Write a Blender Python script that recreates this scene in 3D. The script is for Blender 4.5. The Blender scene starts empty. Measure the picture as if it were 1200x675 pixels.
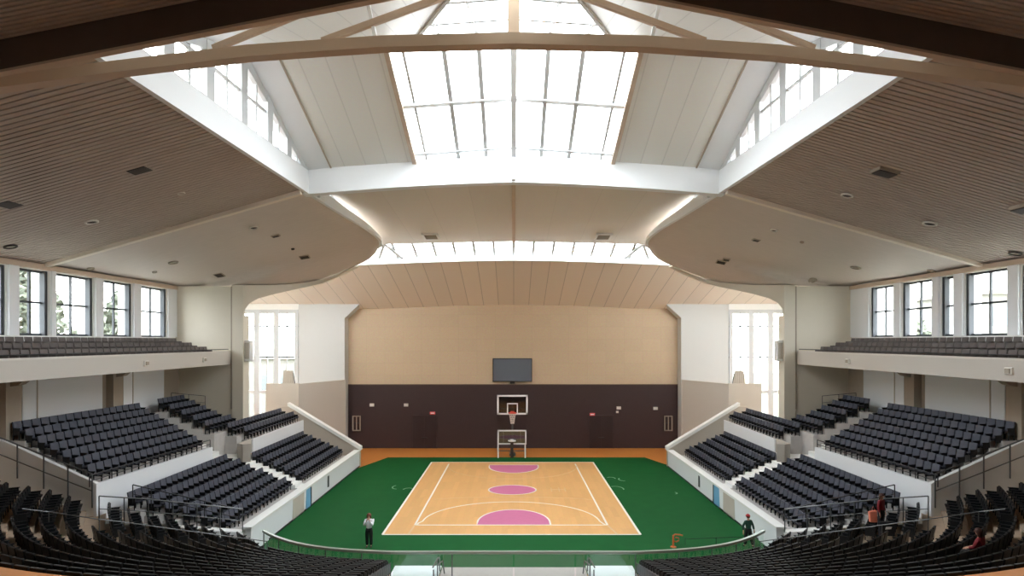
import bpy, bmesh, math, random
from mathutils import Vector, Matrix
from mathutils.bvhtree import BVHTree
random.seed(4)
scn = bpy.context.scene
COL = scn.collection
F = 720.0; CX = 602.0; CY = 400.0; H = 11.0      # focal length (px), vanishing point, eye height
PI = math.pi
def at(px, py, Y): return Vector(((px-CX)*Y/F, Y, H-(py-CY)*Y/F))
def lerp(a, b, t): return a+(b-a)*t

# ------------------------------------------------------------------ materials
def lin(c): return tuple(((v/255)/12.92 if v/255 <= .04045 else ((v/255+.055)/1.055)**2.4) for v in c)+(1,)
def mat(name, rgb, rough=.6, metal=0, noise=.0, scale=3, bump=0, spec=.4, stretch=None, emis=None, es=1):
    m = bpy.data.materials.new(name); m.use_nodes = True
    nt = m.node_tree; b = nt.nodes['Principled BSDF']
    c = lin(rgb)
    b.inputs['Roughness'].default_value = rough; b.inputs['Metallic'].default_value = metal
    b.inputs['Specular IOR Level'].default_value = spec
    b.inputs['Base Color'].default_value = c
    if noise or bump:
        tc = nt.nodes.new('ShaderNodeTexCoord'); mp = nt.nodes.new('ShaderNodeMapping')
        if stretch: mp.inputs['Scale'].default_value = stretch
        n = nt.nodes.new('ShaderNodeTexNoise'); n.inputs['Scale'].default_value = scale; n.inputs['Detail'].default_value = 5
        nt.links.new(tc.outputs['Object'], mp.inputs['Vector']); nt.links.new(mp.outputs['Vector'], n.inputs['Vector'])
        r = nt.nodes.new('ShaderNodeValToRGB')
        r.color_ramp.elements[0].position = .3; r.color_ramp.elements[1].position = .7
        r.color_ramp.elements[0].color = tuple(v*(1-noise) for v in c[:3])+(1,)
        r.color_ramp.elements[1].color = tuple(min(1, v*(1+noise)) for v in c[:3])+(1,)
        nt.links.new(n.outputs['Fac'], r.inputs['Fac']); nt.links.new(r.outputs['Color'], b.inputs['Base Color'])
        if bump:
            bp = nt.nodes.new('ShaderNodeBump'); bp.inputs['Strength'].default_value = bump
            nt.links.new(n.outputs['Fac'], bp.inputs['Height']); nt.links.new(bp.outputs['Normal'], b.inputs['Normal'])
    if emis:
        b.inputs['Emission Color'].default_value = lin(emis); b.inputs['Emission Strength'].default_value = es
    return m
def panel_mat(name, rgb, bw, bh, axes='XZ', var=.06, joint=.75, rough=.55, msize=.02, grain=8):
    """sheet panels with thin joints (brick texture used without offset)"""
    m = bpy.data.materials.new(name); m.use_nodes = True
    nt = m.node_tree; b = nt.nodes['Principled BSDF']; b.inputs['Roughness'].default_value = rough
    b.inputs['Specular IOR Level'].default_value = .3
    c = lin(rgb)
    tc = nt.nodes.new('ShaderNodeTexCoord'); sp = nt.nodes.new('ShaderNodeSeparateXYZ'); cb = nt.nodes.new('ShaderNodeCombineXYZ')
    nt.links.new(tc.outputs['Object'], sp.inputs[0])
    nt.links.new(sp.outputs[axes[0]], cb.inputs['X']); nt.links.new(sp.outputs[axes[1]], cb.inputs['Y'])
    br = nt.nodes.new('ShaderNodeTexBrick'); br.offset = 0; br.inputs['Scale'].default_value = 1
    br.inputs['Brick Width'].default_value = bw; br.inputs['Row Height'].default_value = bh
    br.inputs['Mortar Size'].default_value = msize; br.inputs['Mortar Smooth'].default_value = .2
    br.inputs['Color1'].default_value = tuple(v*(1-var) for v in c[:3])+(1,)
    br.inputs['Color2'].default_value = tuple(min(1, v*(1+var)) for v in c[:3])+(1,)
    br.inputs['Mortar'].default_value = tuple(v*joint for v in c[:3])+(1,)
    nt.links.new(cb.outputs[0], br.inputs['Vector'])
    n = nt.nodes.new('ShaderNodeTexNoise'); n.inputs['Scale'].default_value = grain; n.inputs['Detail'].default_value = 6
    mx = nt.nodes.new('ShaderNodeMix'); mx.data_type = 'RGBA'; mx.blend_type = 'OVERLAY'; mx.inputs[0].default_value = .18
    nt.links.new(cb.outputs[0], n.inputs['Vector'])
    nt.links.new(br.outputs['Color'], mx.inputs[6]); nt.links.new(n.outputs['Color'], mx.inputs[7])
    nt.links.new(mx.outputs[2], b.inputs['Base Color'])
    return m
def glass_mat(name, tint=(1, 1, 1), gloss=.07):
    m = bpy.data.materials.new(name); m.use_nodes = True
    nt = m.node_tree; nt.nodes.clear()
    o = nt.nodes.new('ShaderNodeOutputMaterial'); t = nt.nodes.new('ShaderNodeBsdfTransparent'); g = nt.nodes.new('ShaderNodeBsdfGlossy')
    t.inputs['Color'].default_value = tuple(tint)+(1,); g.inputs['Roughness'].default_value = .02
    x = nt.nodes.new('ShaderNodeMixShader'); x.inputs[0].default_value = gloss
    nt.links.new(t.outputs[0], x.inputs[1]); nt.links.new(g.outputs[0], x.inputs[2]); nt.links.new(x.outputs[0], o.inputs[0])
    return m
M = {}
M['wing'] = mat('taupe_ceiling_board', (214, 203, 194), .6, noise=.05, scale=2.0, stretch=(.6, 9, 1))
M['slat'] = mat('taupe_ceiling_slat', (194, 180, 169), .6, noise=.08, scale=3, stretch=(.5, 6, 1))
M['slatback'] = mat('dark_slat_backing', (84, 70, 62), .8)
M['beamdark'] = mat('dark_brown_beam', (96, 78, 68), .55, noise=.05)
M['trimtan'] = mat('tan_trim', (205, 184, 162), .5)
M['white'] = mat('white_plaster', (240, 241, 238), .7, noise=.015, scale=1)
M['white2'] = mat('cool_white_paint', (240, 243, 245), .6)
M['bounceslab'] = mat('brown_grey_slab', (92, 82, 76), .7, noise=.04)
M['whiteend'] = mat('end_wall_white', (208, 210, 209), .7)
M['seam'] = mat('pale_seam_rib', (236, 224, 208), .5)
M['wains'] = mat('light_greige', (212, 206, 197), .75)
M['cream'] = mat('cream_plaster', (226, 219, 203), .7, noise=.015, scale=1)
M['beige'] = mat('beige_plaster', (198, 190, 178), .75, noise=.02, scale=1)
M['greige'] = mat('greige_pillar', (176, 164, 148), .7, noise=.02)
M['roofpanel'] = panel_mat('pale_roof_panel', (238, 238, 232), 1.15, 40, 'XY', .015, .86, .5, .03)
M['midceil'] = panel_mat('beige_mid_ceiling', (226, 220, 210), 2.6, 30, 'XY', .02, .9, .5, .02)
M['woodceil'] = panel_mat('wood_back_ceiling', (238, 226, 212), 1.55, 40, 'XY', .03, .66, .5, .035)
M['woodwall'] = panel_mat('wood_back_wall', (210, 187, 158), 1.9, 1.25, 'XZ', .02, .94, .5, .02)
M['brown'] = mat('dark_brown_wall', (66, 50, 50), .6, noise=.04)
M['browndoor'] = mat('dark_brown_door', (56, 42, 43), .5)
M['orange'] = mat('orange_floor', (208, 134, 66), .45, noise=.05, scale=2, stretch=(1, 8, 1))
M['green'] = mat('green_mat', (20, 86, 40), .85, spec=.15, noise=.05, scale=1.2)
M['court'] = panel_mat('maple_court', (228, 176, 114), .35, 2.4, 'XY', .045, .93, .4, .006)
M['pink'] = mat('pink_key', (206, 114, 152), .5, noise=.03)
M['line'] = mat('white_line', (246, 240, 228), .5)
M['linefaint'] = mat('faint_line', (226, 190, 146), .5)
M['linegreen'] = mat('faint_mark_on_green', (110, 150, 122), .5)
M['terrace'] = mat('tan_terrace', (184, 164, 142), .7, noise=.05)
M['standfloor'] = mat('stand_floor', (196, 192, 188), .7, noise=.04)
M['concrete'] = mat('pinkish_floor', (190, 178, 174), .6, noise=.03)
M['chair'] = mat('black_vinyl', (15, 15, 17), .45, spec=.35)
M['chairframe'] = mat('dark_chair_frame', (44, 46, 48), .35, .5)
M['standseat'] = mat('slate_fabric', (78, 81, 92), .6, noise=.1, scale=6)
M['standcush'] = mat('slate_cushion', (44, 46, 55), .6)
M['balcseat'] = mat('charcoal_fabric', (108, 101, 98), .7, noise=.1, scale=5)
M['metal'] = mat('grey_rail_metal', (110, 112, 112), .35, .7)
M['darkmetal'] = mat('dark_rail_metal', (60, 60, 62), .4, .6)
M['frame'] = mat('dark_window_frame', (66, 70, 74), .5)
M['framewhite'] = mat('white_window_frame', (206, 209, 210), .5)
M['glass'] = glass_mat('window_glass')
M['railglass'] = glass_mat('barrier_glass', (.92, .96, .94), .06)
M['railtop'] = mat('grey_green_rail', (148, 160, 146), .35, .2)
M['screen'] = mat('grey_screen', (106, 114, 126), .3)
M['boardglass'] = glass_mat('backboard_glass', (.55, .6, .62), .1)
M['greenglass'] = glass_mat('green_backboard_glass', (.35, .5, .42), .12)
M['bwhite'] = mat('white_padding', (236, 236, 236), .5)
M['rim'] = mat('red_rim', (206, 70, 50), .4)
M['net'] = mat('white_net', (235, 222, 215), .8)
M['exit'] = mat('red_sign', (206, 88, 88), .5, emis=(206, 80, 80), es=.15)
M['lamp'] = mat('white_fitting', (232, 228, 220), .4)
M['dark'] = mat('dark_fitting', (60, 52, 46), .6)
M['blue'] = mat('blue_door', (120, 178, 214), .5)
M['orangeobj'] = mat('orange_plastic', (222, 112, 60), .5)
M['skin'] = mat('skin', (206, 158, 132), .6)
M['hair'] = mat('brown_hair', (70, 40, 30), .6)
M['redhair'] = mat('auburn_hair', (118, 62, 42), .6)
M['shirtwhite'] = mat('white_blouse', (232, 228, 232), .7)
M['trouser'] = mat('black_trousers', (26, 26, 28), .7)
M['jacket'] = mat('green_jacket', (38, 76, 62), .7, noise=.15)
M['redcap'] = mat('red_cap', (170, 36, 40), .6)
M['redshirt'] = mat('dark_red_shirt', (120, 26, 34), .7)
M['salmon'] = mat('salmon_bag', (234, 138, 112), .6)
M['bag'] = mat('black_bag', (22, 24, 30), .6)
M['leaf'] = mat('tree_leaf', (98, 104, 90), .8, noise=.3, scale=2)
M['bark'] = mat('bark', (96, 80, 66), .8)
M['ground'] = mat('pale_ground', (104, 110, 92), .9, noise=.1, scale=.1)
M['bldg'] = mat('pale_building', (122, 120, 114), .8)
M['bldgwin'] = mat('building_window', (110, 122, 130), .3)

# ------------------------------------------------------------------ mesh helpers
class MB:
    def __init__(s): s.v = []; s.f = []
    def add(s, vs, fs):
        k = len(s.v); s.v += [tuple(p) for p in vs]; s.f += [tuple(i+k for i in f) for f in fs]; return s
    def box(s, x0, x1, y0, y1, z0, z1):
        x0, x1 = min(x0, x1), max(x0, x1); y0, y1 = min(y0, y1), max(y0, y1)
        return s.add([(x0,y0,z0),(x1,y0,z0),(x1,y1,z0),(x0,y1,z0),(x0,y0,z1),(x1,y0,z1),(x1,y1,z1),(x0,y1,z1)],
                     [(0,3,2,1),(4,5,6,7),(0,1,5,4),(1,2,6,5),(2,3,7,6),(3,0,4,7)])
    def hexa(s, low, up):      # two matching 4-loops
        return s.add(list(low)+list(up), [(0,3,2,1),(4,5,6,7),(0,1,5,4),(1,2,6,5),(2,3,7,6),(3,0,4,7)])
    def bar(s, p, q, w, h=None, up=(0,0,1)):
        p, q = Vector(p), Vector(q); h = h or w; d = (q-p).normalized(); u = Vector(up)
        if abs(d.dot(u)) > .99: u = Vector((1,0,0))
        a = d.cross(u).normalized(); b = a.cross(d).normalized()
        lo = [p-a*w/2-b*h/2, p+a*w/2-b*h/2, p+a*w/2+b*h/2, p-a*w/2+b*h/2]
        return s.hexa(lo, [v+(q-p) for v in lo])
    def tube(s, pts, r, n=6, closed=False):
        pts = [Vector(p) for p in pts]; k0 = len(s.v); N = len(pts)
        for i, p in enumerate(pts):
            a = pts[(i-1) % N] if closed else pts[max(i-1, 0)]; b = pts[(i+1) % N] if closed else pts[min(i+1, N-1)]
            d = (b-a).normalized(); u = Vector((0,0,1)) if abs(d.z) < .9 else Vector((0,1,0))
            x = d.cross(u).normalized(); y = x.cross(d)
            rr = r[i] if isinstance(r, (list, tuple)) else r
            for j in range(n):
                t = 2*PI*j/n; s.v.append(tuple(p+x*math.cos(t)*rr+y*math.sin(t)*rr))
        for i in range(N if closed else N-1):
            for j in range(n):
                a = k0+i*n; b = k0+((i+1) % N)*n
                s.f.append((a+j, a+(j+1) % n, b+(j+1) % n, b+j))
        if not closed:
            s.f.append(tuple(k0+j for j in range(n))[::-1]); s.f.append(tuple(k0+(N-1)*n+j for j in range(n)))
        return s
    def lathe(s, prof, c=(0,0,0), n=16):
        k0 = len(s.v)
        for r, z in prof:
            for j in range(n):
                t = 2*PI*j/n; s.v.append((c[0]+r*math.cos(t), c[1]+r*math.sin(t), c[2]+z))
        for i in range(len(prof)-1):
            for j in range(n):
                s.f.append((k0+i*n+j, k0+i*n+(j+1) % n, k0+(i+1)*n+(j+1) % n, k0+(i+1)*n+j))
        s.f.append(tuple(k0+j for j in range(n))[::-1]); s.f.append(tuple(k0+(len(prof)-1)*n+j for j in range(n)))
        return s
    def prism(s, poly, axis, a, b):   # polygon of 2-tuples extruded along axis
        def P(u, w, t): return {'x': (t, u, w), 'y': (u, t, w), 'z': (u, w, t)}[axis]
        n = len(poly)
        return s.add([P(u, w, a) for u, w in poly]+[P(u, w, b) for u, w in poly],
                     [tuple(range(n))[::-1], tuple(range(n, 2*n))]+[(i, (i+1) % n, n+(i+1) % n, n+i) for i in range(n)])
    def mirror(s): s.v = [(-x, y, z) for x, y, z in s.v]; s.f = [f[::-1] for f in s.f]; return s
    def build(s, name, m, parent=None, smooth=False, bevel=0):
        me = bpy.data.meshes.new(name); me.from_pydata(s.v, [], s.f); 
        if bevel or True:
            bm = bmesh.new(); bm.from_mesh(me)
            bmesh.ops.recalc_face_normals(bm, faces=bm.faces)
            if bevel: bmesh.ops.bevel(bm, geom=[e for e in bm.edges], offset=bevel, segments=2, affect='EDGES', profile=.6)
            bm.to_mesh(me); bm.free()
        me.materials.append(M[m] if isinstance(m, str) else m)
        if smooth:
            for p in me.polygons: p.use_smooth = True
        o = bpy.data.objects.new(name, me); COL.objects.link(o); o.parent = parent
        return o
def structure(o): o['kind'] = 'structure'; return o
def tag(o, label, cat, group=None):
    o['label'] = label; o['category'] = cat
    if group: o['group'] = group
    return o
def empty(name, loc=(0,0,0), rz=0):
    o = bpy.data.objects.new(name, None); COL.objects.link(o); o.location = loc; o.rotation_euler = (0,0,rz); o.empty_display_size = .1
    return o
def struct_box(name, m, *b): return structure(MB().box(*b).build(name, m))
trim_n = [0]
def trim(mb, m, smooth=False):
    trim_n[0] += 1; return structure(mb.build('trim_%d' % trim_n[0], m, smooth=smooth))
win_n = [0]
def window_root(mb, m):
    win_n[0] += 1; return structure(mb.build('window_%d' % win_n[0], m))
SIDE = {-1: 'left', 1: 'right'}
ORD = 'zeroth first second third fourth fifth sixth seventh eighth ninth tenth eleventh twelfth thirteenth fourteenth fifteenth sixteenth seventeenth eighteenth nineteenth twentieth'.split()
def ordw(n):
    if n <= 20: return ORD[n]
    tens = {2: 'twenty', 3: 'thirty', 4: 'forty', 5: 'fifty', 6: 'sixty'}[n//10]
    return {'twenty':'twentieth','thirty':'thirtieth','forty':'fortieth','fifty':'fiftieth','sixty':'sixtieth'}[tens] if n % 10 == 0 else tens+'-'+ORD[n % 10]

# ------------------------------------------------------------------ camera
cam = bpy.data.cameras.new('camera'); camo = bpy.data.objects.new('camera', cam); COL.objects.link(camo)
camo.location = (0, 0, H); camo.rotation_euler = (PI/2, 0, 0)
cam.sensor_width = 36; cam.lens = 36*F/1200; cam.shift_x = -(CX-600)/1200; cam.shift_y = (CY-337.5)/1200; cam.clip_end = 500
scn.camera = camo

# ------------------------------------------------------------------ world and view
w = bpy.data.worlds.new('world'); scn.world = w; w.use_nodes = True
nt = w.node_tree; bg = nt.nodes['Background']
tc = nt.nodes.new('ShaderNodeTexCoord'); sx = nt.nodes.new('ShaderNodeSeparateXYZ'); rp = nt.nodes.new('ShaderNodeValToRGB')
nt.links.new(tc.outputs['Generated'], sx.inputs[0]); nt.links.new(sx.outputs['Z'], rp.inputs['Fac'])
rp.color_ramp.elements[0].position = 0; rp.color_ramp.elements[0].color = (.80, .84, .86, 1)
rp.color_ramp.elements[1].position = .8; rp.color_ramp.elements[1].color = (.86, .93, 1, 1)
nt.links.new(rp.outputs['Color'], bg.inputs['Color']); bg.inputs['Strength'].default_value = 5.4
vs = scn.view_settings; vs.view_transform = 'Standard'; vs.look = 'None'; vs.gamma = 1; vs.use_curve_mapping = False; vs.exposure = 1.7
scn.cycles.use_denoising = True
scn.cycles.max_bounces = 10; scn.cycles.diffuse_bounces = 6; scn.cycles.glossy_bounces = 3; scn.cycles.transparent_max_bounces = 12
scn.cycles.caustics_reflective = False; scn.cycles.caustics_refractive = False
def portal(loc, rot, sx_, sy_):
    l = bpy.data.lights.new('sky_portal', 'AREA'); l.shape = 'RECTANGLE'; l.size = sx_; l.size_y = sy_; l.cycles.is_portal = True
    o = bpy.data.objects.new('sky_portal', l); COL.objects.link(o); o.location = loc; o.rotation_euler = rot

# ------------------------------------------------------------------ floor and court
W = 25.0
structure(MB().box(-30, 30, -4, 64, -.3, 0).build('floor', 'orange'))
g = MB().prism([(-13.5,53.3),(-11.9,58.2),(12.4,58.2),(13.3,55.6),(13.9,54),(14.1,29.0),(-14.3,29.0),(-14.1,34)], 'z', 0, .012)
structure(g.build('floor_green_mat', 'green'))
court = structure(MB().box(-7.45, 7.2, 34.9, 55.8, .012, .024).build('floor_court', 'court'))
def ln(x0, y0, x1, y1, w_=.11, m='line', z=.024):
    structure(MB().bar((x0, y0, z+.004), (x1, y1, z+.004), w_, .012).build('court_line', m, court))
def poly_line(pts, w_=.11, m='line', z=.024):
    mb = MB()
    P = [Vector((x, y, 0)) for x, y in pts]; L = []; R = []
    for i, p in enumerate(P):
        d = (P[min(i+1, len(P)-1)]-P[max(i-1, 0)]).normalized(); n_ = Vector((-d.y, d.x, 0))*w_/2
        L.append(p+n_); R.append(p-n_)
    vs_ = []
    for a, b in zip(L, R): vs_ += [(a.x,a.y,z), (b.x,b.y,z), (b.x,b.y,z+.01), (a.x,a.y,z+.01)]
    fs = [(4*i+j, 4*i+(j+1) % 4, 4*i+4+(j+1) % 4, 4*i+4+j) for i in range(len(P)-1) for j in range(4)]
    structure(mb.add(vs_, fs).build('court_line', m, court))
for a in [(-7.45,34.9,7.2,34.9),(-7.45,55.8,7.2,55.8),(-7.45,34.9,-7.45,55.8),(7.2,34.9,7.2,55.8)]: ln(*a, w_=.13)
x0, x1, y0, y1 = -5.9, 5.6, 36.7, 55.0
for a in [(x0,y0,x1,y0),(x0,y0,x0+.1,y1),(x1,y0,x1-.1,y1)]: ln(*a)
ln(x0, y0, -6.0, 34.9, m='linefaint'); ln(x1, y0, 5.9, 34.9, m='linefaint')
def ell(cx, cy, a, b, t0, t1, n=40): return [(cx+a*math.cos(lerp(t0,t1,i/n)), cy+b*math.sin(lerp(t0,t1,i/n))) for i in range(n+1)]
def key(pts):
    structure(MB().prism(pts, 'z', .024, .032).build('court_key', 'pink', court))
    poly_line(pts+[pts[0]], .1, z=.03)
key([(2.2*(1 if 1 else 0), 36.7)]+[(x, y) for x, y in ell(0, 37.3, 2.2, 2.75, 0, PI)]+[(-2.2, 36.7)])
key(ell(-.1, 45.4, 1.75, 1.45, 0, 2*PI)[:-1])
key([(2.15,54.5)]+[(x, y) for x, y in ell(0, 53.8, 2.15, -2.6, 0, PI)]+[(-2.15,54.5)])
poly_line([(5.5,36.7),(5.35,37.1)]+ell(-.15, 37.4, 5.4, 4.6, .02, PI-.02)+[(-5.75,37.1),(-5.8,36.7)], .09)
poly_line(ell(-.1, 54.2, 5.6, -5.2, 0, PI), .07, 'linefaint')
poly_line(ell(-.1, 42.4, 5.5, .9, .1, PI-.1), .06, 'linefaint')
for px in (646, 655, 662): ln((px-CX)*45.5/F, 44.9, (px-CX)*45.7/F, 46.1, .07, 'linefaint')
ln((646-CX)*45.5/F, 45.5, (662-CX)*45.5/F, 45.5, .07, 'linefaint')
for (px, py, r) in [(467,571,.45),(478,574,.35),(716,561,.35),(731,562,.4),(722,573,.55),(790,578,.2)]:
    Y = F*H/(py-CY); poly_line(ell((px-CX)*Y/F, Y, r, r*1.4, .2+px, 2.6+px, 12), .09, 'linegreen', .012)

# ------------------------------------------------------------------ outer shell walls
ZT = 21.0
def wall_with_windows(s):
    # side wall at X = s*W with window openings Y0..Y1
    wins = ([(26.9,30.2),(31.05,33.0),(33.55,36.5),(37.4,40.2),(41.2,44.2)] if s < 0 else
            [(26.3,30.2),(31.1,34.0),(34.9,35.9),(36.7,39.5),(40.4,43.0)])
    zs, zt = 11.3, 14.75
    mb = MB(); X0, X1 = s*W, s*(W+.9)
    mb.box(X0, X1, -3, 46.6, 0, zs); mb.box(X0, X1, -3, 46.6, zt, ZT)
    ys = [-3]+[v for w_ in wins for v in w_]+[46.6]
    for i in range(0, len(ys), 2): mb.box(X0, X1, ys[i], ys[i+1], zs, zt)
    structure(mb.build('wall_'+SIDE[s], 'white'))
    for a, b in wins:
        f = MB(); t = .12; xa = s*(W+.22); xb = s*(W+.34)
        f.box(xa, xb, a, a+t, zs, zt); f.box(s*(W+.05), xb, b-t*1.6, b+.02, zs, zt); f.box(xa, xb, a, b, zs, zs+t); f.box(xa, xb, a, b, zt-t, zt)
        if b-a > 1.3: f.box(xa, xb, (a+b)/2-.045, (a+b)/2+.045, zs, zt)
        f.box(xa, xb, a, b, zs+1.7, zs+1.8)
        o = window_root(f, 'frame')
        structure(MB().box(s*(W+.27), s*(W+.282), a+.05, b-.05, zs+.05, zt-.05).build('window_pane', 'glass', o))
    # head cornice and interior pilaster faces
    trim(MB().box(s*W, s*(W-.25), 14, 45.3, 14.8, 15.05), 'trimtan')
    yy = [ (ys[i]+0.12, ys[i+1]-0.12) for i in range(2, len(ys)-1, 2) ]
    c = MB()
    for a, b in yy: c.box(s*W, s*(W-.12), a, b, zs, 14.8)
    trim(c, 'white2')
for s in (-1, 1): wall_with_windows(s)
structure(MB().box(-30, 30, -4, -3, 0, ZT).build('wall_front', 'cream'))
for s in (-1, 1):
    structure(MB().box(s*28.6, s*29.2, 46, 64, 0, ZT).build('wall_'+SIDE[s]+'_end', 'white'))
    structure(MB().box(s*25.9, s*28.7, 46, 46.6, 0, ZT).build('wall_'+SIDE[s]+'_return', 'white'))
structure(MB().box(-25, 25, -3, 10.6, 5.2, 5.5).build('floor_rear_bounce_slab', 'bounceslab'))  # unseen slab for seating behind, added to cut orange bounce onto front ceiling

# ------------------------------------------------------------------ back wall
YB = 63.4
structure(MB().box(-18, 18, YB, YB+.5, 6.55, 20).build('wall_back', 'woodwall'))
structure(MB().box(-18, 18, YB-.12, YB+.5, 0, 6.55).build('wall_back_lower', 'brown'))
trim(MB().box(-17.3, 17.2, YB-.16, YB-.1, 6.5, 6.58), 'beamdark')
YW = 62.0
for s in (-1, 1):
    xin = 17.05 if s < 0 else 16.9
    poly = [(s*xin,0),(s*21.7,0),(s*21.7,20),(s*10,20),(s*10,15.3),(s*(xin-1.45),15.3),(s*(xin-1.45),14.7),(s*xin,13.35)]
    structure(MB().prism(poly, 'y', YW, YB+.3).build('wall_back_'+SIDE[s], 'whiteend'))
    # greige wainscot of the white wall
    structure(MB().box(s*xin, s*21.7, YW-.06, YW, 0, 6.7).build('wall_back_'+SIDE[s]+'_wainscot', 'wains'))
    # curtain wall window
    o = MB(); z0, z1 = 2.0, 14.2
    for xx, ww in ((21.9,.35),(23.95,.5),(25.9,.55),(28.2,.5)): o.box(s*(xx-ww/2), s*(xx+ww/2), YW-.1, YW+.3, z0, z1)
    for xx in (22.9, 24.9, 27.0): o.box(s*(xx-.05), s*(xx+.05), YW, YW+.12, 6.2, z1)
    tr_ = MB()
    for zz in (12.5, 9.4): tr_.box(s*21.7, s*28.7, YW-.02, YW+.1, zz-.06, zz+.06)
    tr_.box(s*28.6,s*28.7,YW-.02,YW+.1,9.3,12.6)
    for zz, hh in ((14.0,.4),(5.9,.3),(2.1,.3)): o.box(s*21.7, s*28.7, YW-.05, YW+.2, zz-hh/2, zz+hh/2)
    o = window_root(o, 'framewhite'); structure(tr_.build('window_transom', 'frame', o))
    structure(MB().box(s*21.7, s*28.7, YW+.1, YW+.11, z0, z1).build('window_pane', 'glass', o))
    structure(MB().box(s*21.7, s*29, YW-.1, YW+.5, 14.2, 20).build('wall_back_'+SIDE[s]+'_head', 'white'))
    structure(MB().box(s*21.7, s*29, YW-.1, YW+.5, 0, 2.0).build('wall_back_'+SIDE[s]+'_sill', 'white'))
    # beige parapet box and slanted return wall behind the stand
    structure(MB().box(s*19.6, s*22.6, 56, 56.3, 0, 7.15).build('wall_parapet_'+SIDE[s], 'beige'))
    low = [(s*19.6,56,0),(s*19.75,56.3,0),(s*17.15,62,0),(s*16.95,62,0)]
    structure(MB().hexa(low, [(a,b,7.12) for a,b,c in low]).build('wall_parapet_return_'+SIDE[s], 'wains'))
    portal((s*25.2, YW+.7, 8.2), (-PI/2, 0, 0), 7, 12)
# doors in the brown wall
dn = 0
for (a, b) in ((484,511),(691,718)):
    dn += 1; x0, x1 = (a-CX)*YB/F, (b-CX)*YB/F
    fr = MB(); fr.box(x0-.1, x0, YB-.22, YB-.1, 0, 3.35); fr.box(x1, x1+.1, YB-.22, YB-.1, 0, 3.35); fr.box(x0-.1, x1+.1, YB-.22, YB-.1, 3.25, 3.4)
    d = structure(MB().box(x0, x1, YB-.18, YB-.1, 0, 3.25).build('door_%d' % dn, 'browndoor'))
    structure(fr.build('door_frame', 'brown', d)); 
    structure(MB().box((x0+x1)/2-.02, (x0+x1)/2+.02, YB-.2, YB-.17, 0, 3.25).build('door_seam', 'brown', d))
    structure(MB().box((x0+x1)/2-.3, (x0+x1)/2+.3, YB-.26, YB-.2, 1.05, 1.12).build('door_handle', 'darkmetal', d))
# back wall fittings
def wallbox(name, px, py, wpx, hpx, m, label, cat, d=.15, group=None, inner=None):
    p = at(px, py, YB-.12); hw = wpx*YB/F/2; hh = hpx*YB/F/2
    o = MB().box(p.x-hw, p.x+hw, YB-.12-d, YB-.12, p.z-hh, p.z+hh).build(name, m, bevel=.01); tag(o, label, cat, group)
    if inner: MB().box(p.x-hw*.7, p.x+hw*.7, YB-.14-d, YB-.12-d, p.z-hh*.4, p.z+hh*.4).build('face_plate', inner, o)
    return o
wallbox('exit_sign', 507, 484, 6, 3, 'exit', 'small red exit sign above the left dark door', 'sign', inner='bwhite')
wallbox('exit_sign', 694, 485.5, 6, 3, 'exit', 'small red exit sign above the right dark door', 'sign', inner='bwhite')
for px, py, lb in ((436,474.5,'beside the left edge of the brown wall'),(476,474.5,'left of the left dark door'),(725,478,'right of the right dark door'),(768,478.5,'beside the right edge of the brown wall')):
    o = wallbox('emergency_light', px, py, 5, 3.4, 'lamp', 'small pale emergency light on brown wall, '+lb, 'light', inner='bwhite')
    if px == 725: MB().box((px-2-CX)*YB/F-.12, (px-2-CX)*YB/F+.12, YB-.3, YB-.12, at(0,482.5,YB).z-.1, at(0,482.5,YB).z+.1).build('sensor', 'lamp', o)
for px, nm in ((418,'left'),(783,'right')):
    p = at(px, 496, YB-.2); r = tag(empty('wall_rack', (p.x, YB-.12, p.z)), 'pale rectangular metal frame hung low on the brown wall by the %s stand' % nm, 'rack')
    f = MB(); a, b, t = .42, .78, .09
    f.box(-a, -a+t, -.25, -.05, -b, b); f.box(a-t, a, -.25, -.05, -b, b); f.box(-a, a, -.25, -.05, b-t, b); f.box(-a, a, -.25, -.05, -b, -b+t)
    f.build('frame', 'greige', r); MB().box(-.04, .04, -.2, -.12, -b, b).build('centre_bar', 'greige', r); MB().box(-.2, .2, -.08, 0, -.06, .06).build('bracket', 'darkmetal', r)
# screen
p = at(600.5, 433.5, YB); r = tag(empty('wall_screen', (p.x, YB, p.z)), 'large flat grey video screen high on the tan wall above the hoop', 'screen')
hw, hh = 23*YB/F, 13.7*YB/F
MB().box(-hw, hw, -.3, -.12, -hh, hh).build('housing', 'dark', r, bevel=.03); MB().box(-hw+.08, hw-.08, -.32, -.3, -hh+.08, hh-.08).build('screen_panel', 'screen', r)
MB().box(-.5, .5, -.14, 0, -.4, .4).build('wall_mount', 'darkmetal', r); MB().box(-.25, .25, -.3, -.1, -hh-.2, -hh).build('sensor_bar', 'dark', r)

# ------------------------------------------------------------------ basketball stand
YH = 58.8
r = tag(empty('basketball_hoop', (at(600.5,535,YH).x, YH, 0.01)), 'tall basketball hoop with white-edged glass backboard behind the court', 'hoop')
k = YH/F
zt, zb, hw = H-(463-CY)*k, H-(486-CY)*k, 18*k
bb = MB().box(-hw+.1, hw-.1, .0, .03, zb+.1, zt-.1).build('backboard', 'boardglass', r)
e = MB(); t = .16
e.box(-hw,-hw+t,-.04,.07,zb,zt); e.box(hw-t,hw,-.04,.07,zb,zt); e.box(-hw,hw,-.04,.07,zt-t,zt); e.box(-hw,hw,-.04,.07,zb,zb+t); e.build('border', 'bwhite', bb)
q = MB(); a = .52; q0, q1 = zb+.12, zb+1.1; t = .1
q.box(-a,-a+t,-.05,0,q0,q1); q.box(a-t,a,-.05,0,q0,q1); q.box(-a,a,-.05,0,q1-t,q1); q.build('target_square', 'bwhite', bb)
ring = lambda rr, z, y: [(rr*math.cos(2*PI*i/20), y+rr*math.sin(2*PI*i/20), z) for i in range(20)]
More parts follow.
